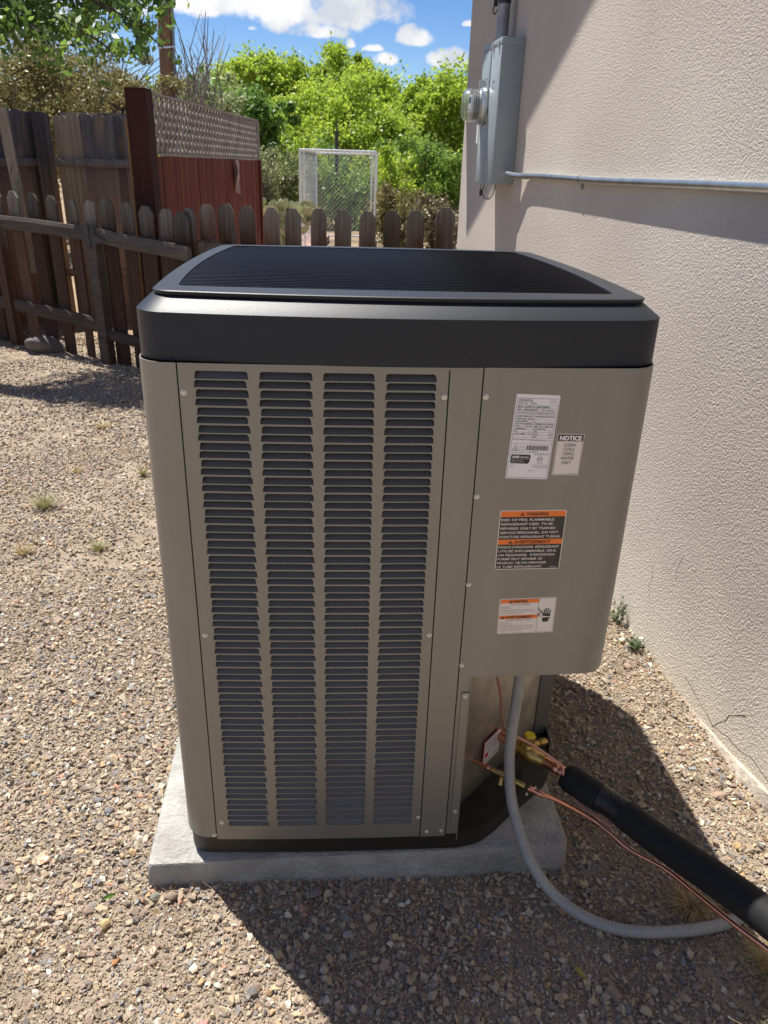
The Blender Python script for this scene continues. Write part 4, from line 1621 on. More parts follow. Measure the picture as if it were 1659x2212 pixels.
lv.tube([l0 + d_ * 0.022, l0 + d_ * 0.105], 0.0062, 10)
lv.tube([l0 + d_ * 0.035, l0 + d_ * 0.060], 0.0082, 6)
lv.tube([l0 + d_ * 0.048, l0 + d_ * 0.048 + Vector((-0.006, -0.012, -0.020))], 0.0052, 6)
lv.build('liquid_valve', M_brass, unit, smooth=True)
lc = MB()
lc.tube([l0 - d_ * 0.03, l0 + d_ * 0.024], 0.0046, 10)
lc.lathe(l0 + d_ * 0.002, d_, [(0.0052, 0), (0.0062, 0.003), (0.0062, 0.010), (0.0052, 0.013)], 12)
lc.build('valve_stub', M_copper, unit, smooth=True)

# bolts on the pan rim
for q in ((0.470, 1.376, 0.115), (0.497, 1.398, 0.113)):
    o = link('screw', sme, unit, q, (0, 0, R(40)))
# tag glued to the recess plate
tg = MB()
tA, tB = P3(0.3590, 1.4112, 0), P3(0.4110, 1.4657, 0)
nn = Vector((N_.x, N_.y, 0)) * 0.004


def tgp(u, v, d=0.0):
    b = tA.lerp(tB, u) + nn + Vector((N_.x, N_.y, 0)) * d
    return (b.x, b.y, 0.1715 + 0.002 * u + v * 0.077)


def tgquad(mb, u0, v0, u1, v1, d):
    mb.add([tgp(u0, v0, d), tgp(u1, v0, d), tgp(u1, v1, d), tgp(u0, v1, d)], [(0, 1, 2, 3)])


tgquad(tg, 0, 0, 1, 1, 0)
tago = tg.build('hang_tag', M_lred, unit)
tago['label'] = 'small white tag with a red border beside the valves'
t2 = MB()
tgquad(t2, 0.04, 0.03, 0.96, 0.97, 0.0004)
t2.build('white_print', M_white, tago)
t3 = MB()
for k in range(4):
    V, F = tmesh(('R-454B REFRIGERANT', 'USE ONLY APPROVED', 'TOOLS AND METHODS', 'SEE MANUAL')[k], 0.006)
    V = np.array(V)
    mxx = V[:, 0].max()
    t3.add([tgp(0.08 + 0.84 * a / mxx, 0.86 - k * 0.075 + b * 9, 0.0008) for a, b in V], F)
for k in range(3):
    V, F = tmesh(('KEEP VALVE CAPS IN PLACE', 'READ INSTRUCTIONS FIRST', 'BEFORE SERVICE'), 0.006) if False else tmesh(('KEEP VALVE CAPS ON', 'READ INSTRUCTIONS', 'BEFORE SERVICE')[k], 0.006)
    V = np.array(V)
    mxx = V[:, 0].max()
    t3.add([tgp(0.08 + 0.8 * a / mxx, 0.20 - k * 0.06 + b * 8, 0.0008) for a, b in V], F)
t3.build('lettering', M_ink, tago)
t4 = MB()
V, F = tmesh('R-454B', 0.006)
V = np.array(V)
t4.add([tgp(0.30 + 0.5 * a / V[:, 0].max(), 0.50 + b * 14, 0.0008) for a, b in V], F)
tgquad(t4, 0.10, 0.30, 0.30, 0.48, 0.0008)
t4.build('red_print', M_lred, tago)

# suction line: copper, then foam
HP_ = [(0.547, 1.341, 0.205), (0.600, 1.274, 0.207), (0.635, 1.238, 0.205), (0.685, 1.162, 0.205), (0.731, 1.094, 0.210), (0.775, 1.021, 0.220), (0.808, 0.958, 0.230)]
HP2 = HP_ + [(0.850, 0.875, 0.240), (0.915, 0.78, 0.26), (1.01, 0.71, 0.27), (1.10, 0.70, 0.27), (1.20, 0.70, 0.27)]
sl_ = thing('insulated_pipe', 'thick black foam-covered pipe slanting from the brass valve to the lower right edge', 'insulated pipe', HP_[0])
def rel(pts, o):
    return [Vector(p) - Vector(o) for p in pts]


full = smooth_path(HP2, 8)
seg = full
sec1 = [p for p in seg[:11]]
foam1 = MB().tube(rel(full[0:10], HP_[0]), [0.0275] + [0.0325] * 9, 22)
foam1.build('foam_sleeve', M_foam, sl_, smooth=True)
MB().tube(rel(full[9:19], HP_[0]), [0.0329, 0.0320, 0.0312, 0.0308, 0.0306, 0.0306, 0.0308, 0.0312, 0.0320, 0.0329], 22).build('tape_wrap', M_tape, sl_, smooth=True)
MB().tube(rel(full[18:], HP_[0]), [0.0330 + 0.0020 * min(1, i / 20) for i in range(len(full) - 18)], 22).build('foam_sleeve', M_foam, sl_, smooth=True)
ce = V0 + ax * 0.105
MB().lathe(ce - ax * 0.002 - Vector(HP_[0]), ax, [(0.0125, 0), (0.0125, 0.030), (0.0142, 0.033), (0.0142, 0.042), (0.0128, 0.045), (0.0142, 0.049), (0.0142, 0.062), (0.0128, 0.066), (0.0125, 0.085)], 20).build('copper_pipe', M_copper, sl_, smooth=True)

LQ = [(0.474, 1.290, 0.2015), (0.512, 1.279, 0.1915), (0.582, 1.252, 0.165), (0.618, 1.214, 0.158), (0.648, 1.169, 0.155), (0.702, 1.114, 0.160), (0.733, 1.055, 0.168), (0.772, 0.966, 0.184), (0.806, 0.904, 0.194),
      (0.845, 0.84, 0.200), (0.92, 0.76, 0.21), (1.04, 0.72, 0.215), (1.20, 0.72, 0.215)]
lq = thing('liquid_line', 'bare copper tube running below the black foam pipe', 'copper tube', LQ[0])
MB().tube(rel(smooth_path(LQ, 6), LQ[0]), 0.0050, 10).build('tube', M_copper, lq, smooth=True)
d2 = Vector((0.75, -0.6, -0.15)).normalized()
cpl = MB()
cpl.lathe(-d_ * 0.030, d_, [(0.0062, 0), (0.0070, 0.002), (0.0070, 0.008), (0.0060, 0.010), (0.0060, 0.020), (0.0072, 0.024), (0.0072, 0.036), (0.0058, 0.040)], 14)
cpl.build('coupling', M_copper, lq, smooth=True)

CW = [(0.358, 1.345, 0.57), (0.358, 1.345, 0.498), (0.375, 1.36, 0.43), (0.385, 1.372, 0.363), (0.397, 1.380, 0.319), (0.418, 1.372, 0.304), (0.448, 1.365, 0.290), (0.480, 1.353, 0.275), (0.517, 1.338, 0.253), (0.532, 1.332, 0.240),
      (0.536, 1.318, 0.217), (0.548, 1.299, 0.196), (0.563, 1.281, 0.180), (0.590, 1.258, 0.170), (0.622, 1.222, 0.168)]
cwo = MB().tube(smooth_path(rel(CW, CW[0]), 6), 0.0033, 8).build('copper_wire', M_cuwire, None, smooth=True, loc=CW[0])
tag(cwo, 'thin dull copper wire dropping from the panel and crossing the brass valve', 'wire')

HO = [(0.413, 1.36, 0.575), (0.413, 1.36, 0.486), (0.413, 1.36, 0.43), (0.410, 1.358, 0.353), (0.408, 1.353, 0.303), (0.408, 1.34, 0.246), (0.411, 1.305, 0.181), (0.424, 1.26, 0.128), (0.447, 1.2, 0.080), (0.494, 1.150, 0.038),
      (0.554, 1.105, 0.024), (0.626, 1.076, 0.022), (0.716, 1.07, 0.020), (0.812, 1.077, 0.020), (0.894, 1.096, 0.022), (1.0, 1.13, 0.03), (1.10, 1.18, 0.06), (1.17, 1.21, 0.10)]
hp = smooth_path(HO, 30)
# resample evenly and rib it
L_ = [0]
for a, b in zip(hp[:-1], hp[1:]):
    L_.append(L_[-1] + (b - a).length)
stepl = 0.0017
N2 = int(L_[-1] / stepl)
pts, k = [], 0
for i in range(N2):
    d = i * stepl
    while L_[k + 1] < d:
        k += 1
    t = (d - L_[k]) / max(1e-9, L_[k + 1] - L_[k])
    pts.append(hp[k].lerp(hp[k + 1], t))
rad = [0.01240 + (0.0005 if (i % 4) in (1, 2) else -0.0006) for i in range(len(pts))]
who = MB().tube(rel(pts, HO[0]), rad, 14).build('flexible_conduit', M_whip, None, smooth=True, loc=HO[0])
who.data.polygons.foreach_set('use_smooth', [True] * len(who.data.polygons))
tag(who, 'grey ribbed flexible conduit hanging from the control panel and looping over the gravel', 'conduit')

# ------------------------------------------------------------------ electric meter cabinet on the wall (house frame: x out to the wall, s along)
def hthing(name, label, cat, x, s, z):
    return thing(name, label, cat, W(x, s, z), DEL)


MX, MS, MZ = 1.235, 4.32, 1.43
mc = hthing('meter_cabinet', 'grey metal electric meter cabinet on the stucco wall', 'electric meter', MX, MS, MZ)
# local frame: x towards the wall (0 = wall), y along the wall, z up; cabinet depth .112, width .35, height .66
D, S0m, S1m, HH = -0.112, -0.165, 0.185, 0.655
b = MB().box(D, -0.001, S0m, S1m, 0, HH - 0.012)
bevel(b.build('cabinet', M_meterbox, mc), 0.002)
b = MB().box(D - 0.004, -0.001, S0m - 0.003, S1m + 0.003, HH - 0.030, HH)
bevel(b.build('top_cap', M_meterbox, mc), 0.002)
b = MB().box(D - 0.003, D, S0m + 0.002, 0.015, 0.004, HH - 0.032)
dr = bevel(b.build('breaker_door', M_meterbox, mc), 0.001)
lt = MB()
lt.box(D - 0.0045, D - 0.003, -0.075, -0.045, 0.445, 0.449)
lt.box(D - 0.0045, D - 0.003, -0.075, -0.045, 0.475, 0.479)
lt.box(D - 0.0045, D - 0.003, -0.049, -0.045, 0.449, 0.475)
lt.build('latch', M_meterbox, dr)
b = MB().box(D - 0.006, D, 0.024, S1m - 0.004, 0.30, HH - 0.034)
bevel(b.build('meter_cover', M_meterbox, mc), 0.0015)
b = MB().box(D - 0.003, D, 0.024, S1m - 0.004, 0.004, 0.292)
bevel(b.build('lower_cover', M_meterbox, mc), 0.0015)
for (ys, zz) in ((-0.125, HH - 0.045), (-0.02, HH - 0.045)):
    MB().box(D - 0.010, D - 0.002, ys, ys + 0.012, zz, zz + 0.032).build('hasp', M_screw, mc)
# meter socket ring, glass and register
mcx = Vector((D - 0.004, 0.105, 0.375))
r_ = MB().lathe(mcx, (-1, 0, 0), [(0.080, 0), (0.090, 0.004), (0.090, 0.022), (0.083, 0.028), (0.083, 0.030)], 36)
r_.build('socket_ring', M_emt, mc, smooth=True)
M_glass = bpy.data.materials.new('meter_glass')
M_glass.use_nodes = True
nt = M_glass.node_tree
p = nt.nodes['Principled BSDF']
p.inputs['Base Color'].default_value = (0.93, 0.95, 0.94, 1)
p.inputs['Roughness'].default_value = 0.06
p.inputs['Transmission Weight'].default_value = 0.96
p.inputs['IOR'].default_value = 1.38
g1 = MB()
prof = [(0.079, 0.026), (0.079, 0.030), (0.077, 0.075), (0.074, 0.100), (0.066, 0.109), (0.0, 0.1105)]
ip = [(0.0, 0.1085), (0.064, 0.107), (0.072, 0.099), (0.075, 0.075), (0.077, 0.030)]
axx = Vector((-1, 0, 0))
rings = [[mcx + axx * h + Vector((0, math.cos(2 * PI * k / 36), math.sin(2 * PI * k / 36))) * max(r, 0.0005) for k in range(36)] for r, h in prof + ip]
g1.loft(rings)
g1.build('glass_dome', M_glass, mc, smooth=True)
rg = MB()
rg.lathe(mcx, (-1, 0, 0), [(0.066, 0.028), (0.066, 0.036)], 30)
rg.box(mcx.x - 0.078, mcx.x - 0.036, 0.105 - 0.045, 0.105 + 0.045, 0.345, 0.425)
rg.build('register', M_white, mc, smooth=False)
rg = MB()
for q in range(3):
    rg.lathe(mcx, (-1, 0, 0), [(0.0665, 0.040 + 0.012 * q), (0.0665, 0.043 + 0.012 * q)], 30)
rg.build('register_ring', M_mast, mc, smooth=True)
rg = MB()
rg.box(mcx.x - 0.0790, mcx.x - 0.078, 0.075, 0.135, 0.385, 0.412)
rg.box(mcx.x - 0.0790, mcx.x - 0.078, 0.085, 0.125, 0.352, 0.358)
rg.build('register_display', M_ink, mc)
# seal and wires
MB().tube(smooth_path([(mcx.x - 0.012, 0.105, 0.466), (mcx.x - 0.03, 0.09, 0.475), (mcx.x - 0.02, 0.06, 0.49), (mcx.x - 0.004, 0.05, 0.497)], 5), 0.0018, 6).build('seal_wire', M_mast, mc)
MB().box(mcx.x - 0.030, mcx.x - 0.002, 0.095, 0.118, 0.462, 0.492).build('ring_clamp', M_screw, mc)
MB().box(-0.118, -0.06, S1m + 0.002, S1m + 0.030, 0.20, 0.36).build('side_box', M_white, mc)
MB().tube(smooth_path([(D + 0.01, 0.02, 0.0), (D, 0.01, -0.045), (D + 0.01, -0.02, -0.072), (D + 0.03, -0.07, -0.060), (D + 0.04, -0.09, 0.0)], 6), 0.0028, 6).build('ground_wire', M_strapm, mc)
MB().tube(smooth_path([(D + 0.02, 0.00, 0.0), (D + 0.01, -0.015, -0.04), (D + 0.02, -0.04, -0.070), (D + 0.03, -0.05, -0.075)], 6), 0.0016, 6).build('ground_wire', M_mast, mc)
sd_ = MB()
sd_.tube([(D + 0.012, 0.10, 0.0), (D + 0.012, 0.10, -0.030)], 0.0022, 6)
sd_.tube([(D + 0.012, 0.10, -0.030), (D + 0.012, 0.10, -0.062)], 0.0075, 10)
sd_.build('padlock', M_strapm, mc, smooth=True)

# service mast
ms = hthing('service_mast', 'grey steel pipe rising from the top of the meter cabinet', 'pipe', MX, 4.37, MZ + HH)
b = MB().tube([(-0.062, 0, 0.0), (-0.062, 0, 2.2)], 0.030, 22)
b.build('pipe', M_mast, ms, smooth=True)
MB().tube([(-0.062, 0, 0.0), (-0.062, 0, 0.018)], 0.037, 22).build('hub', M_mast, ms, smooth=True)
st_ = MB()
n = 28
ring = []
for h in (0.168, 0.190):
    st_.v += [(-0.062 + 0.032 * math.cos(2 * PI * k / n), 0.032 * math.sin(2 * PI * k / n), h) for k in range(n)]
st_.f += [(k, (k + 1) % n, n + (k + 1) % n, n + k) for k in range(n)]
st_.box(-0.062 - 0.048, -0.062 - 0.030, 0.020, 0.030, 0.160, 0.196)
st_.tube(smooth_path([(-0.105, 0.025, 0.165), (-0.112, 0.028, 0.14), (-0.100, 0.03, 0.128), (-0.092, 0.028, 0.145)], 4), 0.003, 6)
st_.build('strap', M_strapm, ms)

# thin-wall conduit running along the wall
em = hthing('wall_conduit', 'galvanised conduit running level along the wall from the meter cabinet', 'conduit', MX, 4.155, 1.485)
cpath = [(-0.055, 0.01, 0.0), (-0.055, -0.05, 0.0), (-0.048, -0.10, -0.006), (-0.030, -0.19, -0.010), (-0.0185, -0.28, -0.008), (-0.017, -0.6, -0.006), (-0.0165, -1.2, -0.010), (-0.018, -2.0, -0.006), (-0.0165, -3.4, -0.004), (-0.0165, -5.5, 0.0)]
MB().tube(smooth_path(cpath, 6), 0.0145, 14).build('tube', M_emt, em, smooth=True)
MB().tube([(-0.055, 0.004, 0), (-0.055, -0.012, 0)], 0.019, 8).build('connector', M_screw, em)
for sy in (-0.98, -3.2):
    st_ = MB()
    for k in range(9):
        pass
    rings = []
    for y in (sy - 0.009, sy + 0.009):
        rings.append([(-0.0168 + 0.0160 * math.cos(a), y, -0.009 + 0.0160 * math.sin(a)) for a in [R(-100 - 20 * k) for k in range(10)]])
    st_.loft(rings, close_u=False)
    st_.box(-0.006, -0.0005, sy - 0.010, sy + 0.010, -0.046, -0.021)
    st_.build('strap', M_emt, em)

# ------------------------------------------------------------------ picket fences
def picket_mesh(w, h, t, cut, m, seed=0):
    r = random.Random(seed)
    c = w * cut
    j = [r.uniform(-0.004, 0.004) for _ in range(6)]
    prof = [(-w / 2, 0), (w / 2, 0), (w / 2 + j[0] * 0.5, h - c * 1.20 + j[1]), (w / 2 - c * 0.40, h - c * 0.62 + j[2] * 0.4), (w / 2 - c, h + j[3] * 0.4), (-w / 2 + c, h + j[4] * 0.4), (-w / 2 + c * 0.40, h - c * 0.62 + j[5] * 0.4), (-w / 2 - j[0] * 0.5, h - c * 1.20 + j[2])]
    n = len(prof)
    me = bpy.data.meshes.new('picket')
    vs = [(x, 0, z) for x, z in prof] + [(x, t, z) for x, z in prof]
    me.from_pydata(vs, [], [tuple(range(n)), tuple(range(2 * n - 1, n - 1, -1))] + [(i, n + i, n + (i + 1) % n, (i + 1) % n) for i in range(n)])
    me.materials.append(m)
    return me


PK = [picket_mesh(0.120, 1.0, 0.018, 0.29, M_picket, k) for k in range(6)]


def place_picket(parent, x, y, top, rot, base=-0.03, wscale=1.0, lean=0.0, lift=0.0):
    o = link('picket', rnd.choice(PK), parent, (x, y, base + lift), (0, lean, rot))
    o.scale = (wscale, 1, top - base - lift)
    return o


# left fence: a line from A to the corner
FA, FB = Vector((-2.955, 6.962)), Vector((-0.985, 5.620))
fd = (FB - FA).normalized()
fang = math.atan2(fd.y, fd.x)
fn = Vector((-fd.y, fd.x))     # away from the camera
lf = thing('picket_fence', 'left picket fence with dark shaded boards and round-edged rails, running back to the left', 'fence', (FA.x, FA.y, 0), 0, None)
base = Vector((FA.x, FA.y, 0))
seen = [(20, 413), (60, 418), (100, 423), (155, 432), (185, 434), (222, 432), (264, 438), (305, 445), (350, 451), (388, 456)]
tops = [((-2.562, 6.694), 1.239, 1.05), ((-2.376, 6.567), 1.231, 1.1), ((-2.196, 6.444), 1.223, 1.0), ((-1.990, 6.30), 1.206, 0.68), ((-1.831, 6.196), 1.206, 1.02), ((-1.677, 6.091), 1.232, 1.2),
        ((-1.512, 5.978), 1.211, 1.0), ((-1.355, 5.872), 1.198, 1.12), ((-1.188, 5.758), 1.189, 1.05), ((-1.062, 5.672), 1.178, 1.1), ((-2.75, 6.82), 1.24, 1.0), ((-2.93, 6.945), 1.245, 1.0), ((-3.12, 7.075), 1.25, 1.0), ((-3.31, 7.205), 1.25, 1.0)]
for (x, y), t, ws in tops:
    place_picket(lf, x - base.x + fn.x * 0.02, y - base.y + fn.y * 0.02, t, fang, wscale=ws, lean=rnd.uniform(-0.012, 0.012))
place_picket(lf, -1.03 - base.x + fn.x * 0.045, 5.655 - base.y + fn.y * 0.045, 1.20, fang, wscale=1.0)


def rail(parent, a, b, z0_, z1_, w=0.085, t=0.035, side=-1, m=M_rail, nrm=fn, wob=0.004):
    """a rounded, slightly wavy wooden rail on the camera side"""
    a, b = Vector(a), Vector(b)
    n = 9
    rings = []
    for i in range(n + 1):
        k = i / n
        p = a.lerp(b, k)
        z = z0_ + (z1_ - z0_) * k + wob * math.sin(7 * k + z0_ * 9)
        d = nrm * side
        pr = []
        for q in range(8):
            an = 2 * PI * q / 8 + 0.39
            ca, sa = math.cos(an), math.sin(an)
            pr.append((p.x + d.x * (t / 2 + t / 2 * 1.1 * max(-1, min(1, ca * 1.25))), p.y + d.y * (t / 2 + t / 2 * 1.1 * max(-1, min(1, ca * 1.25))), z + w / 2 * max(-1, min(1, sa * 1.2))))
        rings.append(pr)
    mb = MB().loft(rings, cap0=True, cap1=True)
    return mb.build('rail', m, parent)


loc_ = lambda p: (p[0] - base.x, p[1] - base.y)
mid = Vector((-1.781, 6.162))
rail(lf, loc_((-3.35, 7.23)), loc_(mid + fd * 0.0), 1.03, 0.975, w=0.10)
rail(lf, loc_(mid + fd * 0.02), loc_(FB), 0.975, 0.905, w=0.10)
rail(lf, loc_((-3.35, 7.23)), loc_(mid), 0.375, 0.305, w=0.10)
rail(lf, loc_(mid + fd * 0.05), loc_(FB), 0.235, 0.20, w=0.085)
for q, sz, h in ((mid, 0.10, 1.02), (Vector((-2.72, 6.80)), 0.09, 1.05)):
    o = MB().box(-sz / 2, sz / 2, -0.055, 0.015, -0.1, h).build('post', M_rail if sz > 0.095 else M_picket, lf, loc=(q.x - base.x, q.y - base.y, 0), rot=(0, 0, fang))
hi = MB()
hi.box(-0.06, 0.0, -0.060, -0.056, 0.90, 1.04)
hi.add([(0.0, -0.060, 1.0), (0.0, -0.060, 0.90), (0.19, -0.060, 0.94)], [(0, 1, 2)])
hi.tube([(0.0, -0.062, 0.88), (0.0, -0.062, 1.06)], 0.008, 8)
hi.build('hinge', M_rust, lf, loc=(mid.x - base.x, mid.y - base.y, 0), rot=(0, 0, fang))

# right fence: short run to the corner of the house
rf_ = thing('picket_fence', 'low picket fence of grey clipped-top boards just behind the air conditioner, reaching the house corner', 'fence', (-0.945, 5.73, 0))
RB = Vector((-0.945, 5.73))
rtops = [(-0.889, 5.726, 1.222, 1.0), (-0.736, 5.715, 1.227, 1.02), (-0.592, 5.705, 1.219, 1.0), (-0.432, 5.693, 1.215, 0.95), (-0.279, 5.682, 1.213, 0.98), (-0.106, 5.669, 1.218, 1.0), (0.06, 5.657, 1.214, 1.03), (0.23, 5.645, 1.21, 1.02), (0.409, 5.631, 1.218, 1.03), (0.581, 5.619, 1.223, 1.1), (0.772, 5.605, 1.246, 1.15)]
ra = -math.atan(0.073)
for x, y, t, ws in rtops:
    o = place_picket(rf_, x - RB.x, y - RB.y, t + 0.006, ra, wscale=ws * 0.93, lean=rnd.uniform(-0.01, 0.01))
rail(rf_, (0.0, 0.0), (1.80, -0.131), 0.935, 0.88, w=0.09, nrm=Vector((0.073, 1.0)).normalized())
rail(rf_, (0.0, 0.0), (1.80, -0.131), 0.30, 0.29, w=0.09, nrm=Vector((0.073, 1.0)).normalized())
MB().box(-0.045, 0.045, -0.05, 0.04, -0.1, 0.995).build('post', M_rail, rf_)
MB().box(-0.02, 0.16, -0.055, -0.05, 0.985, 0.995).build('post_cap', M_rail, rf_)
MB().box(-0.018, 0.018, -0.02, 0.0, 0.9, 1.07).build('stake', M_rail, rf_, loc=(0.225, -0.05, 0), rot=(0, 0.03, 0))

# ------------------------------------------------------------------ tall weathered board fence
def tall_board(parent, p, w, top, ang, m, t=0.016, base=0.0, lean=0.0, dog=True, seed=None):
    c = w * 0.17 if dog else 0.002
    prof = [(-w / 2, base), (w / 2, base), (w / 2, top - c), (w / 2 - c, top), (-w / 2 + c, top), (-w / 2, top - c)]
    n = len(prof)
    mb = MB()
    mb.add([(x, 0, z) for x, z in prof] + [(x, t, z) for x, z in prof], [tuple(range(n)), tuple(range(2 * n - 1, n - 1, -1))] + [(i, n + i, n + (i + 1) % n, (i + 1) % n) for i in range(n)])
    return mb.build('board', m, parent, loc=p, rot=(0, lean, ang))


def run_fence(parent, o, pxs, y_img, range0, range1, px0, px1, mats=None, w_over=1.02):
    """boards between successive sight lines pxs; the fence plane runs from range0 at px0 to range1 at px1"""
    a = sight(px0, y_img, range0)
    b_ = sight(px1, y_img, range1)
    a2, b2 = Vector((a.x, a.y)), Vector((b_.x, b_.y))
    d = (b2 - a2).normalized()
    ang = math.atan2(d.y, d.x)
    nrm = Vector((-d.y, d.x))

    def onplane(px, py):
        q = sight(px, py, 1.0) - CAM
        k = (a2 - Vector((0, 0))).dot(nrm) / Vector((q.x, q.y)).dot(nrm)
        return CAM + q * k
    pts = []
    for i in range(len(pxs) - 1):
        (xa, ta), (xb, tb) = pxs[i], pxs[i + 1]
        pa, pb = onplane(xa, ta), onplane(xb, ta)
        mid_ = (pa + pb) / 2
        wdt = (Vector((pb.x, pb.y)) - Vector((pa.x, pa.y))).length * w_over
        mm = mats[i] if mats else M_tall
        tall_board(parent, (mid_.x - o.x, mid_.y - o.y, 0), wdt, onplane((xa + xb) / 2, ta).z, ang, mm, lean=rnd.uniform(-0.006, 0.006))
    return ang, onplane, nrm


tf = thing('board_fence', 'tall weathered grey-brown board fence behind the pickets, on the left', 'fence', (0, 0, 0))
tf.location = sight(110, 300, 8.5)
tf.location.z = 0
o = tf.location
# right wing, facing the camera
pxs = [(112, 249), (140, 247), (168, 247), (198, 249), (222, 250), (240, 251), (262, 253), (285, 257), (300, 257)]
mats = [M_tallnew, M_tallnew, M_tall, M_tall, M_tall, M_tall, M_tall, M_tall]
ang, onp, nrm = run_fence(tf, o, pxs, 300, 8.5, 8.3, 110, 290, mats)
pa, pb = onp(118, 350), onp(292, 352)
rail(tf, (pa.x - o.x, pa.y - o.y), (pb.x - o.x, pb.y - o.y), pa.z, pb.z - 0.01, w=0.07, t=0.04, m=M_tall, nrm=nrm, wob=0.001)
pa, pb = onp(128, 560), onp(300, 562)
rail(tf, (pa.x - o.x, pa.y - o.y), (pb.x - o.x, pb.y - o.y), 0.45, 0.45, w=0.07, t=0.04, m=M_tall, nrm=nrm, wob=0.001)
# left wing, coming towards the camera at the left
pxs = [(-150, 214), (-118, 217), (-88, 220), (-60, 223), (-32, 227), (-6, 231), (18, 235), (40, 239), (58, 241), (76, 243), (92, 245), (106, 247)]
ang2, onp2, nrm2 = run_fence(tf, o, pxs, 300, 8.1, 8.6, -60, 108)
pa, pb = onp2(-140, 350), onp2(104, 351)
rail(tf, (pa.x - o.x, pa.y - o.y), (pb.x - o.x, pb.y - o.y), pa.z, pb.z, w=0.07, t=0.04, m=M_tall, nrm=nrm2, wob=0.001)
q = onp(102, 300)
MB().box(-0.05, 0.03, -0.10, 0.0, -0.1, onp(102, 243).z).build('post', M_tall, tf, loc=(q.x - o.x - 0.02, q.y - o.y - 0.04, 0), rot=(0, 0, ang))
# another run behind it
tb = thing('board_fence', 'second tall board fence, showing only its tops beyond the first, left of the red post', 'fence', sight(180, 300, 10.6).xy.to_3d())
o2 = tb.location
pxs = [(130, 243), (150, 244), (170, 243), (189, 244), (207, 243), (224, 244), (241, 244), (258, 246), (274, 245), (290, 247), (306, 247)]
run_fence(tb, o2, pxs, 300, 10.7, 10.5, 130, 300)
# leaning pale prop
pr = thing('leaning_board', 'long pale board leaning against the far left fence', 'board', sight(40, 300, 7.9).xy.to_3d())
a, b_ = sight(3, 232, 8.0), sight(66, 540, 7.75)
MB().bar(a - pr.location, b_ - pr.location + Vector((0, 0, -0.2)), 0.085, 0.03, up=(0, -1, 0)).build('board', M_tallnew, pr)
# narrow yellowish board by the red post
yb = thing('yellow_board', 'single honey-coloured board standing beside the dark red post', 'board', sight(289, 300, 6.75).xy.to_3d())
tpy = sight(288, 263, 6.75)
wv = Vector((math.cos(YAW), -math.sin(YAW), 0))
mb = MB()
mb.box(-0.05, 0.05, 0, 0.018, 0, tpy.z)
mb.build('board', M_yboard, yb, rot=(0, 0, -YAW))

# ------------------------------------------------------------------ red screen with lattice
RP0, RP1 = sight(318, 345, 6.45), sight(558, 350, 10.9)
r0, r1 = RP0.xy, RP1.xy
rd = (r1 - r0).normalized()
rlen = (r1 - r0).length
rang = math.atan2(rd.y, rd.x)
rs = thing('red_screen', 'dark red board screen with a grey lattice top and a thick post', 'fence screen', (r0.x, r0.y, 0), rang)
ptop = sight(300, 192, 6.42).z
bt = sight(320, 335, 6.45).z             # top of the red boards
ltop0 = sight(330, 203, 6.6).z
ltop1 = sight(552, 262, 10.9).z
MB().box(-0.155, -0.005, -0.08, 0.07, -0.1, ptop - 0.012).build('post', M_redpost, rs)
bevel(MB().box(-0.155, -0.005, -0.08, 0.07, ptop - 0.011, ptop).build('post_top', M_redpost, rs), 0.004)
x = 0.0
while x < rlen:
    wdt = rnd.uniform(0.085, 0.10)
    mb = MB().box(0, wdt - 0.005, rnd.uniform(-0.003, 0.003), 0.016, 0.02, bt - 0.004)
    mb.build('board', M_red, rs, loc=(x, 0, 0))
    x += wdt
rail_ = MB().box(0, rlen, 0.018, 0.05, bt - 0.09, bt - 0.01)
rail_.build('rail', M_red, rs)
MB().box(0, rlen, 0.0, 0.03, bt, bt + 0.018).build('rail', M_lattice, rs)
# lattice laths
def lath(x0, x1, z0_, z1_, lay):
    mb = MB().bar((0, 0, 0), (x1 - x0, 0, z1_ - z0_), 0.007, 0.040, up=(-(z1_ - z0_), 0, (x1 - x0)))
    mb.build('lath', M_lattice, rs, loc=(x0, 0.004 + lay * 0.008, z0_))


def zt_(x):
    return ltop0 + (ltop1 - ltop0) * x / rlen


zb_ = bt + 0.018
sp = 0.125
k = -5
while k * sp < rlen + 0.6:
    x = k * sp
    for sgn in (1, -1):
        # line: z = zb + sgn*(t - x)*1.0 ; clip to the frame 0..rlen, zb..zt
        xs0, xs1 = (x, x + 0.62) if sgn > 0 else (x - 0.62, x)
        lo_x, hi_x = max(xs0, 0.0), min(xs1, rlen)
        # keep below the sloping top
        pts = []
        f = (lambda t: zb_ + (t - x)) if sgn > 0 else (lambda t: zb_ + (x - t))
        ts = [lo_x + (hi_x - lo_x) * i / 60 for i in range(61)] if hi_x > lo_x else []
        ok = [t for t in ts if zb_ <= f(t) + 1e-9 and f(t) <= zt_(t)]
        if len(ok) > 4:
            lath(ok[0], ok[-1], f(ok[0]), f(ok[-1]), 0 if sgn > 0 else 1)
    k += 1
MB().bar((0, 0, ltop0 + 0.008), (rlen, 0, ltop1 + 0.008), 0.025, 0.018).build('top_rail', M_lattice, rs)
MB().box(rlen - 0.02, rlen + 0.06, -0.03, 0.05, 0, bt).build('post', M_red, rs)
MB().box(rlen - 0.02, rlen + 0.02, -0.02, 0.02, bt, ltop1).build('post', M_lattice, rs)
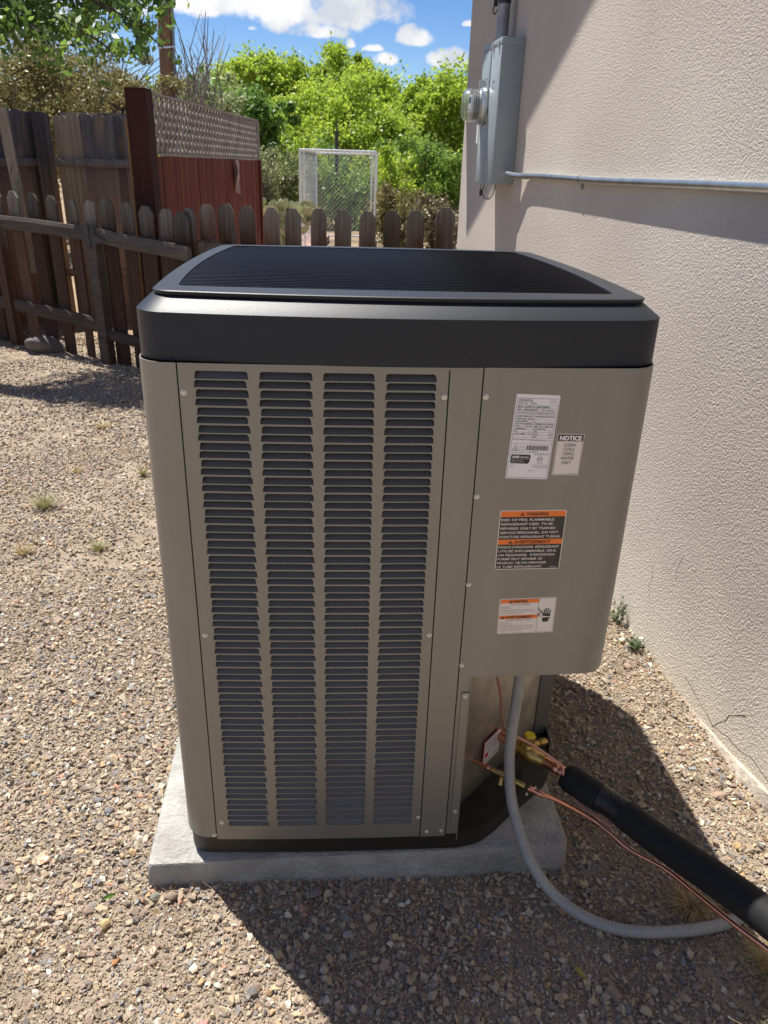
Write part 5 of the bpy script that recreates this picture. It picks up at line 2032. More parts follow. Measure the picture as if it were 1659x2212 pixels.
# rag caught on the boards
rg = MB()
rows = []
for i in range(9):
    t = i / 8
    wd = 0.10 * math.sin(PI * min(1, 0.15 + t * 0.8)) * (1 - 0.3 * t)
    rows.append([((u - 0.5) * wd + 0.03 * t, -0.03 - 0.025 * math.sin(9 * u + 5 * t), -0.34 * t) for u in (0, 0.2, 0.4, 0.6, 0.8, 1)])
rg.loft(rows, close_u=False)
rp = sight(503, 340, 9.35)
ro = rg.build('rag', mat('rag_cloth', (0.55, 0.42, 0.38), 0.9, var=(0.34, 0.22, 0.20), vscale=20), None, smooth=True)
tt = (rp.xy - r0).dot(rd)
ro.location = (r0.x + rd.x * tt + rd.y * 0.01, r0.y + rd.y * tt - rd.x * 0.01, bt - 0.01)
ro.rotation_euler = (0, 0, rang)
ro.scale = (1.6, 1, 1.0)
tag(ro, 'small faded brownish rag hanging from the top of the red boards', 'rag')

# ------------------------------------------------------------------ wire kennel
KD0, KD1 = 14.5, 18.0
kl, kr = sight(647, 357, KD0), sight(811, 357, KD0)
kc = (kl + kr) / 2
ken = thing('wire_kennel', 'box-shaped cage of bright galvanised pipe and chain mesh beyond the low pickets', 'kennel', (kc.x, kc.y, 0), -YAW + R(0.6))
kw = (kr - kl).length / 2
kh = sight(730, 323, KD0).z
dpt = 3.3
pp = MB
crn = [(-kw, 0), (kw, 0), (kw * 0.98, dpt), (-kw * 0.98, dpt)]
for (x, y) in crn + [(-kw * 0.93, 0.25), (kw * 0.9, 0.25)]:
    MB().tube([(x, y, 0), (x, y, kh - 0.01)], 0.019, 8).build('pipe', M_pipe, ken, smooth=True)
for z in (0.08, kh - 0.02):
    for i in range(4):
        a, b_ = crn[i], crn[(i + 1) % 4]
        MB().tube([(*a, z), (*b_, z)], 0.019, 8).build('pipe', M_pipe, ken, smooth=True)
for i in range(4):
    a, b_ = Vector(crn[i]), Vector(crn[(i + 1) % 4])
    L = (b_ - a).length
    dd = (b_ - a) / L
    mb = MB()
    H = kh - 0.1
    k = -H
    while k < L:
        for sgn in (1, -1):
            t0, t1 = max(0, k), min(L, k + H)
            if t1 - t0 > 0.02:
                z0_ = (t0 - k) if sgn > 0 else H - (t0 - k)
                z1_ = (t1 - k) if sgn > 0 else H - (t1 - k)
                p0, p1 = a + dd * t0, a + dd * t1
                mb.tube([(p0.x, p0.y, 0.08 + z0_), (p1.x, p1.y, 0.08 + z1_)], 0.0017, 3, cap=False)
        k += 0.075
    o_ = mb.build('chain_mesh', M_mesh, ken)
    o_['kind'] = 'stuff'

dp = thing('metal_post', 'thin dark post rising just behind the middle of the wire kennel', 'post', sight(727, 357, 21).xy.to_3d())
MB().tube([(0, 0, 0), (0, 0, sight(727, 282, 21).z)], 0.045, 8).build('pipe', M_rust, dp)
MB().tube([(0, 0, sight(727, 282, 21).z), (0, 0, sight(727, 262, 21).z)], 0.02, 6).build('tip', M_rust, dp)

# low paved platform
pf = thing('paved_platform', 'low platform of pink paving slabs behind the picket fence', 'platform', sight(600, 500, 14.2).xy.to_3d(), -YAW)
x0p, x1p = -1.35, 0.65
MB().box(x0p, x1p, -1.9, 3.2, 0.0, 0.10).build('frame', M_rust, pf)
for i in range(5):
    for j in range(8):
        MB().box(0, 0.385, 0, 0.62, 0, 0.035).build('slab', M_paver, pf, loc=(x0p + i * 0.4 + 0.006, -1.9 + j * 0.635, 0.102 + rnd.uniform(0, 0.004)))
ps = thing('coiled_hose', 'loose pale coils lying on the ground in front of the wire kennel', 'hose', sight(705, 500, 13.0).xy.to_3d())
mb = MB()
cp_ = []
for i in range(120):
    a = i * 0.35
    rr2 = 0.35 + 0.12 * math.sin(i * 0.13)
    cp_.append((rr2 * math.cos(a) * 1.3, rr2 * math.sin(a), 0.03 + 0.02 * (i % 9) / 9 + 0.0009 * i))
mb.tube(cp_, 0.018, 6)
mb.build('hose', M_mesh, ps, smooth=True)
tp = thing('timber_edge', 'weathered timber lying across the ground below the kennel', 'timber', sight(730, 488, 14.0).xy.to_3d(), -YAW)
MB().box(-0.9, 0.9, -0.05, 0.05, 0.0, 0.12).build('timber', M_rail, tp)

# ------------------------------------------------------------------ trees and other plants
L_cotton = leaf_mat('cottonwood_leaves', (0.25, 0.36, 0.038), (0.45, 0.56, 0.065), 0.55)
L_green = leaf_mat('green_leaves', (0.12, 0.22, 0.035), (0.31, 0.44, 0.07), 0.5)
L_dark = leaf_mat('dark_green_leaves', (0.07, 0.15, 0.03), (0.22, 0.36, 0.06), 0.45)
L_sage = leaf_mat('grey_green_leaves', (0.15, 0.18, 0.08), (0.36, 0.40, 0.17), 0.35)
L_olive = leaf_mat('olive_leaves', (0.095, 0.088, 0.032), (0.34, 0.30, 0.105), 0.35)
L_dry = leaf_mat('dry_brush', (0.12, 0.095, 0.055), (0.34, 0.27, 0.15), 0.3)
L_tuft = leaf_mat('dry_grass', (0.30, 0.22, 0.09), (0.55, 0.43, 0.20), 0.3)
L_weed = leaf_mat('weed_green', (0.19, 0.19, 0.07), (0.38, 0.36, 0.15), 0.3)


def crown_pts(lobes, n, clump=0.10, nclump=60, shellness=0.55, zsq=1.0):
    """leaf positions in clumps spread through ellipsoid lobes; lobes = (centre, (rx, ry, rz), weight)"""
    out, tint = [], []
    wsum = sum(l[2] for l in lobes)
    for c, rad, wt in lobes:
        m = int(n * wt / wsum)
        k = max(4, int(nclump * wt / wsum))
        d = rng.normal(size=(k, 3))
        d /= np.linalg.norm(d, axis=1)[:, None]
        rr = shellness + (1 - shellness) * rng.uniform(0, 1, k) ** 0.5
        rr *= rng.uniform(0.82, 1.10, k)
        cc = d * rr[:, None]
        ct = rng.uniform(0, 1, k)
        csz = clump * rng.uniform(0.6, 1.5, k)
        idx = rng.integers(0, k, m)
        p = cc[idx] + rng.normal(size=(m, 3)) * csz[idx][:, None]
        out.append(p * np.array(rad) + np.array(c))
        tint.append(np.clip(ct[idx] * 0.6 + rng.uniform(0, 0.5, m), 0, 1))
    return np.concatenate(out), np.concatenate(tint)


def limbs(mb, base, tops, r0, wob=0.15, n=6, r1=None):
    """curved tapering limbs from base to each top"""
    for t in tops:
        a, b = Vector(base), Vector(t)
        L = (b - a).length
        pts = []
        off = Vector((rnd.uniform(-1, 1), rnd.uniform(-1, 1), 0)) * wob * L
        for i in range(n + 1):
            k = i / n
            p = a.lerp(b, k) + off * math.sin(PI * k) * 0.5 + Vector((rnd.uniform(-1, 1), rnd.uniform(-1, 1), rnd.uniform(-1, 1))) * L * 0.012
            p.z += L * 0.08 * math.sin(PI * k)
            pts.append(p)
        mb.tube(pts, [r0 * (1 - 0.82 * i / n) if r1 is None else r0 + (r1 - r0) * i / n for i in range(n + 1)], 6)


def tree(name, label, cat, px, rng_, w, top, bottom=0.5, mat_=L_cotton, n=14000, size=0.2, lobes=None, group=None, trunk_r=0.18, bark=M_bark, aspect=0.75, clump=0.16, nclump=70, shellness=0.6, nl=6, twigs=0, drift=0.0):
    b = sight(px, 357, rng_)
    t = thing(name, label, cat, (b.x, b.y, 0), 0, group)
    if lobes is None:
        H = top - bottom
        lobes = [((0, 0, bottom + H * 0.5), (w * 0.46, w * 0.42, H * 0.5), 1.6)]
        r = random.Random(int(px) + int(rng_ * 7))
        for k in range(nl):
            a = 2 * PI * k / nl + r.uniform(-0.4, 0.4)
            zz = r.uniform(0.25, 0.82)
            lobes.append(((w * 0.30 * math.cos(a), w * 0.28 * math.sin(a), bottom + H * zz), (w * r.uniform(0.20, 0.30), w * 0.24, H * r.uniform(0.17, 0.27)), 0.34))
    P, T = crown_pts(lobes, n, clump, nclump, shellness)
    quads_mesh('crown', leaves(P, size, aspect, droop=0.2), T, mat_, t)
    mb = MB()
    H = top - bottom
    mb.tube([(0, 0, -0.1), (0.1, 0, bottom * 0.6 + 0.3), (0.05, 0.1, bottom + H * 0.35)], [trunk_r, trunk_r * 0.8, trunk_r * 0.55], 8)
    tp = [(c[0], c[1], c[2] + rd_[2] * 0.4) for c, rd_, _ in lobes]
    limbs(mb, (0.03, 0.02, bottom + H * 0.12), tp, trunk_r * 0.5)
    for _ in range(twigs):
        a = rnd.uniform(0, 2 * PI)
        zz = rnd.uniform(0.3, 1.0)
        limbs(mb, (rnd.uniform(-0.2, 0.2) * w, rnd.uniform(-0.2, 0.2) * w, bottom + H * zz * 0.5), [(w * 0.48 * math.cos(a), w * 0.4 * math.sin(a), bottom + H * zz)], trunk_r * 0.12, wob=0.3)
    mb.build('trunk', bark, t, smooth=True)
    return t


GC = 'cottonwoods beyond the yard'
def hgt(px, py, r):
    return sight(px, py, r).z


tree('cottonwood_tree', 'bright green cottonwood with the tallest crown at left, behind the lattice screen', 'tree', 592, 52, 7.4, hgt(592, 112, 52), 1.5, n=62000, size=0.19, group=GC, nclump=260, clump=0.11)
tree('cottonwood_tree', 'bright green cottonwood whose rounded top shows between the two nearer crowns', 'tree', 726, 58, 6.6, hgt(726, 118, 58), 1.5, n=42000, size=0.20, group=GC, nclump=200, clump=0.11)
tree('cottonwood_tree', 'broad yellow-green cottonwood directly behind the wire kennel', 'tree', 740, 40, 6.8, hgt(740, 178, 40), 0.6, n=70000, size=0.145, group=GC, nclump=280, clump=0.11)
tree('cottonwood_tree', 'yellow-green cottonwood right of the kennel, crown sloping down to the right', 'tree', 800, 47, 5.2, hgt(800, 150, 47), 0.8, n=40000, size=0.165, group=GC, nclump=200, clump=0.11)
tree('cottonwood_tree', 'tall bright green cottonwood at right, partly hidden by the house corner', 'tree', 985, 44, 6.4, hgt(985, 140, 44), 0.6, n=60000, size=0.165, group=GC, nclump=260, clump=0.11)
tree('cottonwood_tree', 'lower green cottonwood filling the dip left of the house corner', 'tree', 880, 50, 4.6, hgt(880, 205, 50), 0.8, n=34000, size=0.17, group=GC, nclump=160, clump=0.12)
tree('leafy_tree', 'darker green leafy tree behind the end of the lattice', 'tree', 545, 27, 2.3, hgt(545, 195, 27), 1.4, mat_=L_dark, n=9000, size=0.15, nclump=80, clump=0.13)
tree('leafy_tree', 'pale thin-leaved tree above the lattice, right of the wooden pole', 'tree', 450, 22, 2.2, hgt(450, 140, 22), 0.9, mat_=L_sage, n=5200, size=0.10, nclump=110, clump=0.12, trunk_r=0.08, twigs=40, bark=M_twig, shellness=0.3)
tree('leafy_tree', 'light green tree between the wooden pole and the big cottonwoods', 'tree', 495, 36, 3.3, hgt(495, 165, 36), 1.0, mat_=L_green, n=9000, size=0.17, nclump=90, clump=0.12, shellness=0.4)
# olive junipers at the left
tree('juniper_tree', 'olive-brown juniper at the far left beyond the board fence', 'tree', 50, 14.5, 3.1, hgt(60, 62, 14.5), 0.9, mat_=L_olive, n=46000, size=0.055, nclump=260, clump=0.11, shellness=0.45, trunk_r=0.14, twigs=30, aspect=0.5, bark=M_bark)
tree('juniper_tree', 'straggly olive juniper with dark bare limbs, left of the wooden pole', 'tree', 215, 17.5, 3.3, hgt(215, 92, 17.5), 0.9, mat_=L_olive, n=26000, size=0.06, nclump=120, clump=0.09, shellness=0.45, trunk_r=0.16, twigs=90, aspect=0.5)
tree('juniper_tree', 'lower brownish juniper just left of the lattice screen', 'tree', 292, 21, 2.4, hgt(292, 180, 21), 0.8, mat_=L_dry, n=9000, size=0.06, nclump=90, clump=0.1, shellness=0.3, trunk_r=0.1, twigs=50, bark=M_twig)
tree('juniper_tree', 'greyish juniper between the two olive ones', 'tree', 135, 20, 3.0, hgt(135, 125, 20), 0.8, mat_=L_sage, n=11000, size=0.06, nclump=100, clump=0.1, shellness=0.3, trunk_r=0.1, twigs=50, bark=M_twig)

# bare saplings against the sky
def bare(px, r, top, w, label, n=26):
    b = sight(px, 357, r)
    t = thing('bare_tree', label, 'tree', (b.x, b.y, 0))
    mb = MB()
    for k in range(n):
        a = rnd.uniform(0, 2 * PI)
        e = Vector((w * rnd.uniform(0.1, 0.5) * math.cos(a), w * 0.4 * math.sin(a), top * rnd.uniform(0.72, 1.0)))
        pts = [Vector((0, 0, 0)).lerp(e, i / 7) + Vector((rnd.uniform(-1, 1), rnd.uniform(-1, 1), 0)) * 0.05 * i for i in range(8)]
        pts = [Vector((p.x * (i / 7) ** 0.3, p.y * (i / 7) ** 0.3, p.z)) for i, p in enumerate(pts)]
        mb.tube(pts, [0.035 * (1 - i / 8) + 0.004 for i in range(8)], 4)
        for _ in range(7):
            i = rnd.randint(3, 6)
            q = pts[i]
            d = Vector((rnd.uniform(-1, 1), rnd.uniform(-1, 1), rnd.uniform(0.6, 2.2))) * rnd.uniform(0.12, 0.35)
            mb.tube([q, q + d * 0.5 + Vector((0.02, 0, 0.01)), q + d], [0.007, 0.005, 0.003], 3)
    mb.build('trunk', M_twig, t, smooth=True)


bare(430, 19, hgt(430, 25, 19), 1.5, 'leafless grey sapling against the sky, right of the wooden pole')
bare(255, 18, hgt(255, 110, 18), 2.2, 'leafless grey tree among the junipers, left of the wooden pole', 30)

# wooden utility pole with a conduit strapped to it
up = thing('utility_pole', 'brown wooden utility pole rising at the upper left', 'pole', sight(362, 357, 19).xy.to_3d())
a = sight(362, 205, 19) - up.location
bm_ = sight(350, -60, 19) - up.location
dz = (bm_ - a)
foot = a - dz * ((a.z + 0.3) / dz.z)
topp = a + dz * 1.8
MB().tube([foot, a, topp], [0.155, 0.14, 0.12], 18).build('pole', M_pole, up, smooth=True)
off = Vector((0.17, -0.02, 0))
MB().tube([foot + off, a + off, topp + off], 0.035, 8).build('riser', M_mast, up, smooth=True)
for z in (1.0, 2.4, 3.6):
    t_ = (z - foot.z) / (topp.z - foot.z)
    c = foot.lerp(topp, t_)
    MB().bar(c + Vector((-0.14, -0.13, 0)), c + Vector((0.21, -0.13, 0.04)), 0.01, 0.03).build('strap', M_pipe, up)

# overhanging leafy branch, upper left
lb = sight(-260, 357, 6.6)
el = thing('leafy_tree', 'glossy green broadleaf branches hanging into the upper left corner', 'tree', (lb.x, lb.y, 0))
mb = MB()
o = el.location
trunk_top = Vector((0.25, 0.2, 2.3))
mb.tube([(0, 0, -0.1), (0.1, 0.1, 1.2), trunk_top, (0.3, 0.3, 3.2)], [0.13, 0.11, 0.09, 0.05], 10)
ends = [((375, 15), 6.3), ((350, 95), 6.2), ((300, 60), 6.6), ((250, 118), 6.0), ((200, 40), 6.4), ((140, 120), 5.9), ((90, 50), 6.5), ((30, 60), 6.2), ((-40, 90), 6.4), ((240, -40), 6.6), ((90, -60), 6.4), ((320, -50), 6.9), ((170, 85), 7.2), ((60, 10), 7.2), ((270, 10), 7.3)]
LP = []
for (q, r) in ends:
    e = sight(q[0], q[1], r) - o
    a = trunk_top + Vector((0.02, 0.02, rnd.uniform(-0.2, 0.6)))
    hgt_ = 0.25
    pts = [a.lerp(e, i / 9) + Vector((0, 0, hgt_ * math.sin(PI * i / 9))) + Vector((rnd.uniform(-1, 1), rnd.uniform(-1, 1), rnd.uniform(-1, 1))) * 0.03 for i in range(10)]
    mb.tube(pts, [0.034 * (1 - i / 9) + 0.004 for i in range(10)], 6)
    for i in range(4, 10):
        for _ in range(6):
            q0 = pts[i - 1].lerp(pts[i], rnd.random())
            d = Vector((rnd.uniform(-1, 1), rnd.uniform(-1, 1), rnd.uniform(-0.8, 0.5))).normalized() * rnd.uniform(0.12, 0.34)
            tw = [q0, q0 + d * 0.5 + Vector((0, 0, 0.01)), q0 + d + Vector((0, 0, -0.03))]
            mb.tube(tw, [0.004, 0.003, 0.0015], 3)
            for _k in range(rnd.randint(11, 18)):
                LP.append(q0 + d * rnd.uniform(0.15, 1.05) + Vector((rnd.gauss(0, 1), rnd.gauss(0, 1), rnd.gauss(0, 1))) * 0.028)
mb.build('trunk', M_bark, el, smooth=True)
LP = np.array([p[:] for p in LP])
lobe = leaves(LP, 0.062, 0.5, droop=0.9, jitter=0.35)
quads_mesh('crown', lobe, rng.uniform(0, 1, len(LP)) ** 1.6, leaf_mat('elm_leaves', (0.07, 0.14, 0.028), (0.25, 0.39, 0.07), 0.42, 0.35), el)

# bushes in the middle distance
def bush(name, label, px, r, w, h, m, n, size, cat='bush', aspect=0.6, shell_=0.4, twigs=12, group=None):
    b = sight(px, 357, r)
    t = thing(name, label, cat, (b.x, b.y, 0), 0, group)
    lobes = [((0, 0, h * 0.42), (w * 0.5, w * 0.45, h * 0.5), 1)] + [((w * 0.28 * math.cos(k * 1.7), w * 0.25 * math.sin(k * 1.7), h * (0.35 + 0.12 * (k % 3))), (w * 0.26, w * 0.26, h * 0.34), 0.4) for k in range(4)]
    P, T = crown_pts(lobes, n, 0.13, 60, shell_)
    P[:, 2] = np.abs(P[:, 2]) + 0.01
    quads_mesh('foliage', leaves(P, size, aspect, droop=0.1), T, m, t)
    mb = MB()
    for k in range(twigs):
        a = 2 * PI * k / twigs
        limbs(mb, (0.03 * math.cos(a), 0.03 * math.sin(a), 0), [(w * 0.38 * math.cos(a), w * 0.38 * math.sin(a), h * rnd.uniform(0.5, 0.95))], 0.018 * max(1, h / 1.5), wob=0.25)
    mb.build('stem', M_bark, t)
    return t


bush('bush', 'dark olive rounded bush right of the wire kennel', 862, 15.0, 1.15, 1.30, L_olive, 9000, 0.055)
bush('bush', 'brownish low bush below the house corner', 948, 16.0, 1.1, 1.1, L_dry, 6000, 0.06, twigs=30)
bush('bush', 'fresh green bush seen through the kennel mesh', 742, 21, 2.0, 1.9, L_green, 10000, 0.085)
bush('bush', 'fresh green bush behind the right side of the kennel', 838, 26, 2.4, 2.1, L_cotton, 9000, 0.11)
bush('bush', 'grey-green bush between the red screen and the kennel', 590, 23, 1.9, 2.1, L_sage, 9000, 0.075, twigs=24)
bush('bush', 'bright green bush left of the kennel', 640, 29, 2.6, 2.6, L_cotton, 9000, 0.12)
bush('bush', 'bright green bush against the house corner', 950, 27, 2.8, 2.7, L_green, 10000, 0.12)
bush('bush', 'tall grey-green bush beside the end of the red screen', 566, 18, 0.9, 1.9, L_sage, 5000, 0.06, twigs=24)
bush('bush', 'green bush low behind the kennel', 700, 33, 3.4, 2.6, L_dark, 9000, 0.12)
bush('bush', 'green bush in the gap right of the kennel', 900, 34, 3.4, 3.0, L_green, 10000, 0.13)
wd_ = []
for k in range(70):
    px = -900 + k * 42
    r = rnd.uniform(72, 95)
    c = sight(px, 357, r)
    wd_.append(((c.x, c.y, rnd.uniform(2.4, 3.4)), (4.5, 3.5, rnd.uniform(3.0, 4.6)), 1))
P, T = crown_pts(wd_, 60000, 0.12, 1500, 0.6)
P[:, 2] = np.abs(P[:, 2])
tag(quads_mesh('far_woodland', leaves(P, 0.5, 0.8), T, L_cotton), kind='stuff')

# prickly pear
pc_ = sight(603, 357, 13.5)
cac = thing('prickly_pear', 'clump of pale green prickly pear pads right of the red screen', 'cactus', (pc_.x, pc_.y, 0))
pm = MB()
rings = []
for i in range(6):
    a = -PI / 2 + PI * i / 5
    rings.append([(math.cos(a) * math.cos(2 * PI * k / 10), 0.16 * math.cos(a) * math.sin(2 * PI * k / 10), 1 + 1.0 * math.sin(a)) for k in range(10)])
pm.loft(rings)
pme = pm.build('pad', M_cactus, cac, smooth=True)
pads = []


def grow(p, up_, level, sz):
    pads.append((p, up_, sz))
    if level == 0:
        return
    for _ in range(rnd.choice((1, 2, 2, 3))):
        d = (up_ + Vector((rnd.uniform(-0.9, 0.9), rnd.uniform(-0.6, 0.6), rnd.uniform(-0.1, 0.4)))).normalized()
        grow(p + up_ * sz * 1.85 + Vector((rnd.uniform(-0.03, 0.03), 0, 0)), d, level - 1, sz * rnd.uniform(0.8, 1.0))


for k in range(7):
    grow(Vector((rnd.uniform(-0.50, 0.42), rnd.uniform(-0.3, 0.3), 0.0)), Vector((rnd.uniform(-0.3, 0.3), 0, 1)).normalized(), 4, rnd.uniform(0.115, 0.135))
for i, (p, u_, sz) in enumerate(pads[:170]):
    o = pme if i == 0 else pme.copy()
    if i:
        C.objects.link(o)
    o.location = p
    o.rotation_euler = (u_.to_track_quat('Z', 'Y').to_euler().x, u_.to_track_quat('Z', 'Y').to_euler().y, rnd.uniform(-0.9, 0.9))
    o.scale = (sz * 0.85, sz * 1.0, sz)

# ------------------------------------------------------------------ small things on the ground
def tuft(name, label, x, y, n, h, spread, m, cat='grass tuft', width=0.0022, curl=0.5, group=None):
    t = thing(name, label, cat, (x, y, ground_h(x, y) - 0.002), 0, group)
    Q, T = [], []
    for _ in range(n):
        a = rnd.uniform(0, 2 * PI)
        r0_ = rnd.uniform(0, spread * 0.35)
        p = Vector((r0_ * math.cos(a), r0_ * math.sin(a), 0))
        d = Vector((math.cos(a), math.sin(a), 0)) * spread * rnd.uniform(0.3, 1.0)
        hh = h * rnd.uniform(0.5, 1.0)
        sd = Vector((-math.sin(a), math.cos(a), 0)) * width * 0.5
        pts = [p + d * (k / 4) ** 1.5 + Vector((rnd.uniform(-1, 1), rnd.uniform(-1, 1), 0)) * spread * 0.05 + Vector((0, 0, hh * (math.sin(PI * 0.5 * k / 4) if curl < 0.6 else math.sin(PI * 0.72 * k / 4)))) for k in range(5)]
        tt = rnd.random()
        for k in range(4):
            w0, w1 = 1 - k / 4.4, 1 - (k + 1) / 4.4
            Q.append([pts[k] - sd * w0, pts[k] + sd * w0, pts[k + 1] + sd * w1, pts[k + 1] - sd * w1])
            T.append(tt)
    Q = np.array([[v[:] for v in q] for q in Q])
    quads_mesh('blades', Q, np.array(T), m, t)
    return t


GT = 'weed tufts in the gravel'
tuft('grass_tuft', 'largest olive green tuft in the sunlit gravel at the left', -1.352, 3.349, 190, 0.070, 0.085, L_weed, group=GT, width=0.003)
tuft('grass_tuft', 'yellowish tuft by the left edge, below the large green tuft', -1.281, 2.877, 120, 0.045, 0.05, L_tuft, group=GT, width=0.003)
tuft('grass_tuft', 'yellow-green tuft in the gravel nearest the left side of the unit', -0.985, 2.90, 120, 0.040, 0.05, L_weed, group=GT, width=0.003)
tuft('grass_tuft', 'small green tuft far back in the gravel beside the unit', -0.99, 3.75, 90, 0.05, 0.045, L_weed, group=GT, width=0.003)
tuft('grass_tuft', 'faint dry tuft midway between the large tuft and the unit', -1.33, 3.78, 60, 0.035, 0.05, L_tuft, group=GT, width=0.003)
tuft('grass_tuft', 'dry tuft in the upper gravel near the fence corner', -1.40, 4.50, 80, 0.04, 0.08, L_tuft, group=GT, width=0.004)
tuft('dry_grass_clump', 'straw-coloured grass clump inside the loop of the grey conduit', 0.800, 1.135, 240, 0.040, 0.075, L_tuft, width=0.0016, curl=0.8)
tuft('dry_grass_clump', 'yellow grass clump against the right edge beneath the black pipe', 0.915, 0.985, 300, 0.055, 0.085, L_tuft, width=0.0018, curl=0.8)
tuft('dry_grass_clump', 'greenish grass clump at the lower right edge', 0.880, 0.860, 260, 0.055, 0.06, L_weed, width=0.0018, curl=0.8)
tuft('dry_grass_clump', 'pale curly grass clump in the bottom right corner', 0.800, 0.785, 120, 0.075, 0.085, L_tuft, width=0.0028, curl=0.8)
tuft('dry_grass_clump', 'small dry clump at the bottom edge, left of the corner clump', 0.690, 0.800, 90, 0.035, 0.05, L_tuft, width=0.0018, curl=0.8)


def weed(name, label, x, y, h, n):
    t = thing(name, label, 'weed', (x, y, ground_h(x, y)))
    mb = MB()
    LPs = []
    for k in range(n):
        a = rnd.uniform(0, 2 * PI)
        e = Vector((math.cos(a) * h * 0.45, math.sin(a) * h * 0.45, h * rnd.uniform(0.6, 1)))
        pts = [Vector((0, 0, 0)).lerp(e, i / 4) + Vector((0, 0, h * 0.1 * math.sin(PI * i / 4))) for i in range(5)]
        mb.tube(pts, 0.0012, 4)
        for i in range(1, 5):
            for _ in range(6):
                LPs.append((pts[i] + Vector((rnd.gauss(0, 1), rnd.gauss(0, 1), rnd.gauss(0, 1))) * 0.006)[:])
    mb.build('stem', M_twig, t)
    quads_mesh('leaves', leaves(np.array(LPs), 0.014, 0.4, jitter=0.4), rng.uniform(0, 1, len(LPs)), leaf_mat('weed_leaves', (0.07, 0.11, 0.05), (0.19, 0.25, 0.12), 0.3), t)


weed('weed', 'sprig of grey-green weed at the foot of the wall, nearest the unit', 1.035, 2.33, 0.085, 9)
weed('weed', 'low weed at the foot of the wall beside the white lump of plaster', 1.035, 2.14, 0.045, 8)


def stone(name, label, x, y, sx, sy, sz, col, cat='stone', seed=1, var=None, rz=0.0, sink=0.25, smooth=True, n=26):
    m = mat(name + '_surface', col, 0.85, var=var or tuple(c * 0.7 for c in col), vscale=40 / max(0.05, sx * 8), bump=0.5, bscale=8 / sx, bdist=sx * 0.05)
    me = rock_mesh(name, seed, n, sx, sy, sz, m)
    o = link(name, me, None, (x, y, ground_h(x, y) + sz * (0.5 - sink) + 0.004), (rnd.uniform(-0.15, 0.15), rnd.uniform(-0.15, 0.15), rz))
    if smooth and sx > 0.08:
        b = o.modifiers.new('sub', 'SUBSURF')
        b.levels = b.render_levels = 2
        me.polygons.foreach_set('use_smooth', [True] * len(me.polygons))
    elif smooth:
        bevel(o, sx * 0.06, 2)
    return tag(o, label, cat)


stone('rock', 'large reddish-brown boulder cut off by the left edge, the upper of two', -2.80, 6.02, 0.46, 0.40, 0.36, (0.24, 0.155, 0.12), 'boulder', 5)
stone('rock', 'smaller brown boulder at the left edge, the lower of two', -2.56, 5.50, 0.34, 0.28, 0.20, (0.20, 0.13, 0.10), 'boulder', 8)
stone('rock', 'grey boulder lying in the shade at the foot of the left fence', -2.42, 6.52, 0.40, 0.26, 0.24, (0.15, 0.13, 0.12), 'boulder', 12)
stone('stone', 'rounded yellow stone, the largest pebble left of the slab', -0.488, 1.145, 0.032, 0.026, 0.022, (0.42, 0.32, 0.16), seed=21, rz=0.5)
stone('stone', 'orange brick chip with a pale edge near the left border', -0.672, 1.315, 0.030, 0.036, 0.016, (0.50, 0.19, 0.075), seed=24, var=(0.55, 0.45, 0.38), rz=0.9, smooth=False, n=12)
stone('stone', 'oblong orange-brown chip below the yellow stone', -0.445, 1.065, 0.034, 0.016, 0.012, (0.36, 0.18, 0.08), seed=26, rz=0.7, smooth=False, n=12)
stone('stone', 'flat pink pebble low in the sunlit gravel', -0.245, 0.925, 0.024, 0.019, 0.010, (0.42, 0.21, 0.19), seed=31)
stone('stone', 'smooth cream pebble just left of the shadow edge', -0.062, 1.010, 0.016, 0.013, 0.010, (0.55, 0.48, 0.38), seed=33)
stone('stone', 'flat grey pebble at the slab corner, top left', -0.56, 1.46, 0.030, 0.022, 0.012, (0.15, 0.14, 0.15), seed=35)
stone('stone', 'grey flat pebble left of the slab among the tan gravel', -0.60, 1.50, 0.026, 0.020, 0.010, (0.17, 0.17, 0.18), seed=37)
stone('stone', 'rounded grey stone touching the front of the slab in the shade', -0.04, 1.205, 0.040, 0.026, 0.022, (0.20, 0.16, 0.15), seed=41, rz=0.6)
stone('stone', 'brown stone block touching the front of the slab at left', -0.36, 1.205, 0.036, 0.024, 0.022, (0.24, 0.18, 0.13), seed=43)
stone('stone', 'grey-green stone at the left front corner of the slab', -0.395, 1.205, 0.026, 0.022, 0.022, (0.21, 0.21, 0.17), seed=44)
stone('stone', 'largest flat brown stone, near the bottom right in the shade', 0.600, 0.880, 0.052, 0.032, 0.014, (0.27, 0.17, 0.13), seed=47, rz=-0.3, smooth=False)
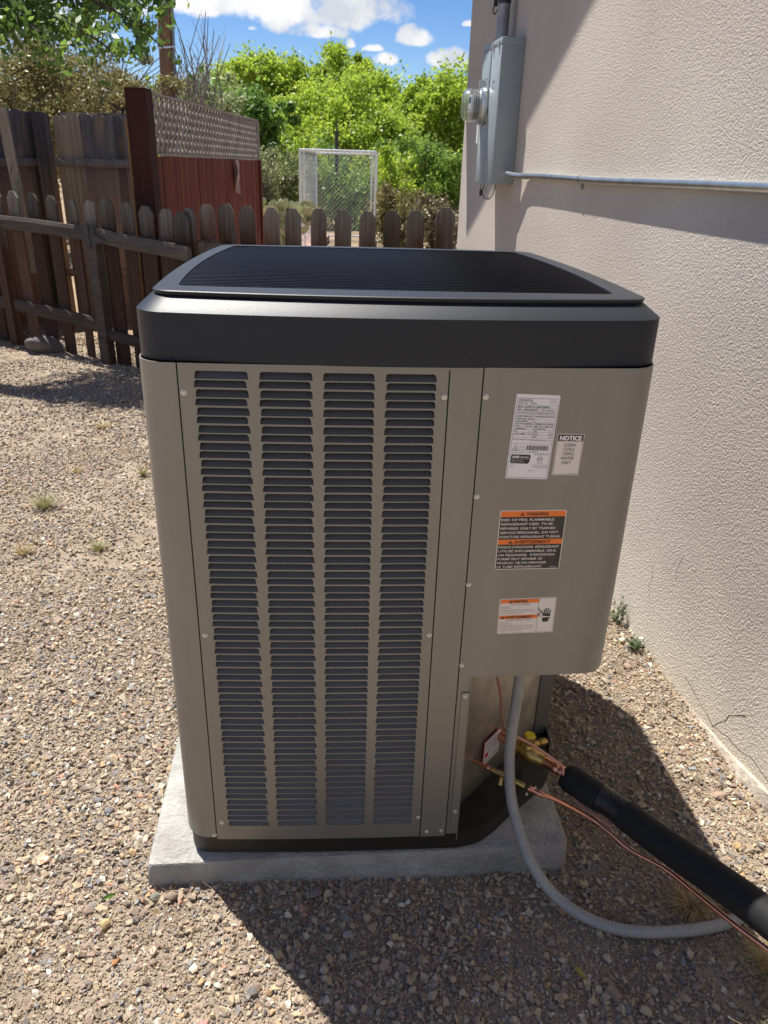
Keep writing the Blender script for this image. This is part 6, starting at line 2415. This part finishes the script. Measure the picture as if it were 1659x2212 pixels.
stone('stone', 'white angular stone against the foot of the wall', 1.085, 2.165, 0.05, 0.045, 0.045, (0.55, 0.51, 0.45), seed=51, smooth=False)
stone('stone', 'flat tan stone in the shade between pipe and wall', 0.735, 1.62, 0.038, 0.020, 0.012, (0.24, 0.18, 0.13), seed=53, rz=-0.1)
stone('stone', 'ochre stone in the sunlit strip near the wall', 0.985, 1.29, 0.028, 0.024, 0.014, (0.42, 0.29, 0.14), seed=55)
stone('stone', 'pink-tan flat stone on the sunlit strip right of the shadow', 1.02, 1.46, 0.045, 0.034, 0.016, (0.33, 0.23, 0.17), seed=57, smooth=False)
stone('stone', 'pale grey stone at the shadow edge below the slab', 0.03, 1.10, 0.024, 0.02, 0.012, (0.36, 0.33, 0.30), seed=59)
stone('wood_chip', 'long reddish wood chip in the shaded gravel', 0.312, 1.000, 0.046, 0.012, 0.006, (0.26, 0.14, 0.10), 'wood chip', seed=61, rz=1.1, smooth=False, n=10)


def fallen_leaf(label, x, y, s_, m, rz, z=0.016):
    mb = MB()
    rows = []
    for i in range(7):
        t = i / 6
        w_ = 0.42 * math.sin(PI * t ** 0.8) * s_
        rows.append([((t - 0.5) * s_ * 1.7, (u - 0.5) * w_, 0.12 * s_ * abs(2 * u - 1) + 0.10 * s_ * math.sin(3 * t)) for u in (0, 0.25, 0.5, 0.75, 1)])
    mb.loft(rows, close_u=False)
    o = mb.build('fallen_leaf', m, None, smooth=True, loc=(x, y, ground_h(x, y) + z), rot=(0.35, 0.1, rz))
    return tag(o, label, 'leaf')


M_lg = mat('fresh_leaf', (0.07, 0.15, 0.015), 0.4, trans=0.3)
M_ly = mat('yellow_leaf', (0.36, 0.31, 0.06), 0.5, trans=0.3)
fallen_leaf('fresh green leaf lying on the gravel left of the slab', -0.493, 1.205, 0.021, M_lg, 0.6)
fallen_leaf('yellowish leaf in the shaded gravel at the lower right', 0.505, 0.992, 0.022, M_ly, -1.0)
fallen_leaf('small yellow leaf in the shade inside the conduit loop', 0.503, 1.215, 0.016, M_ly, 1.4)
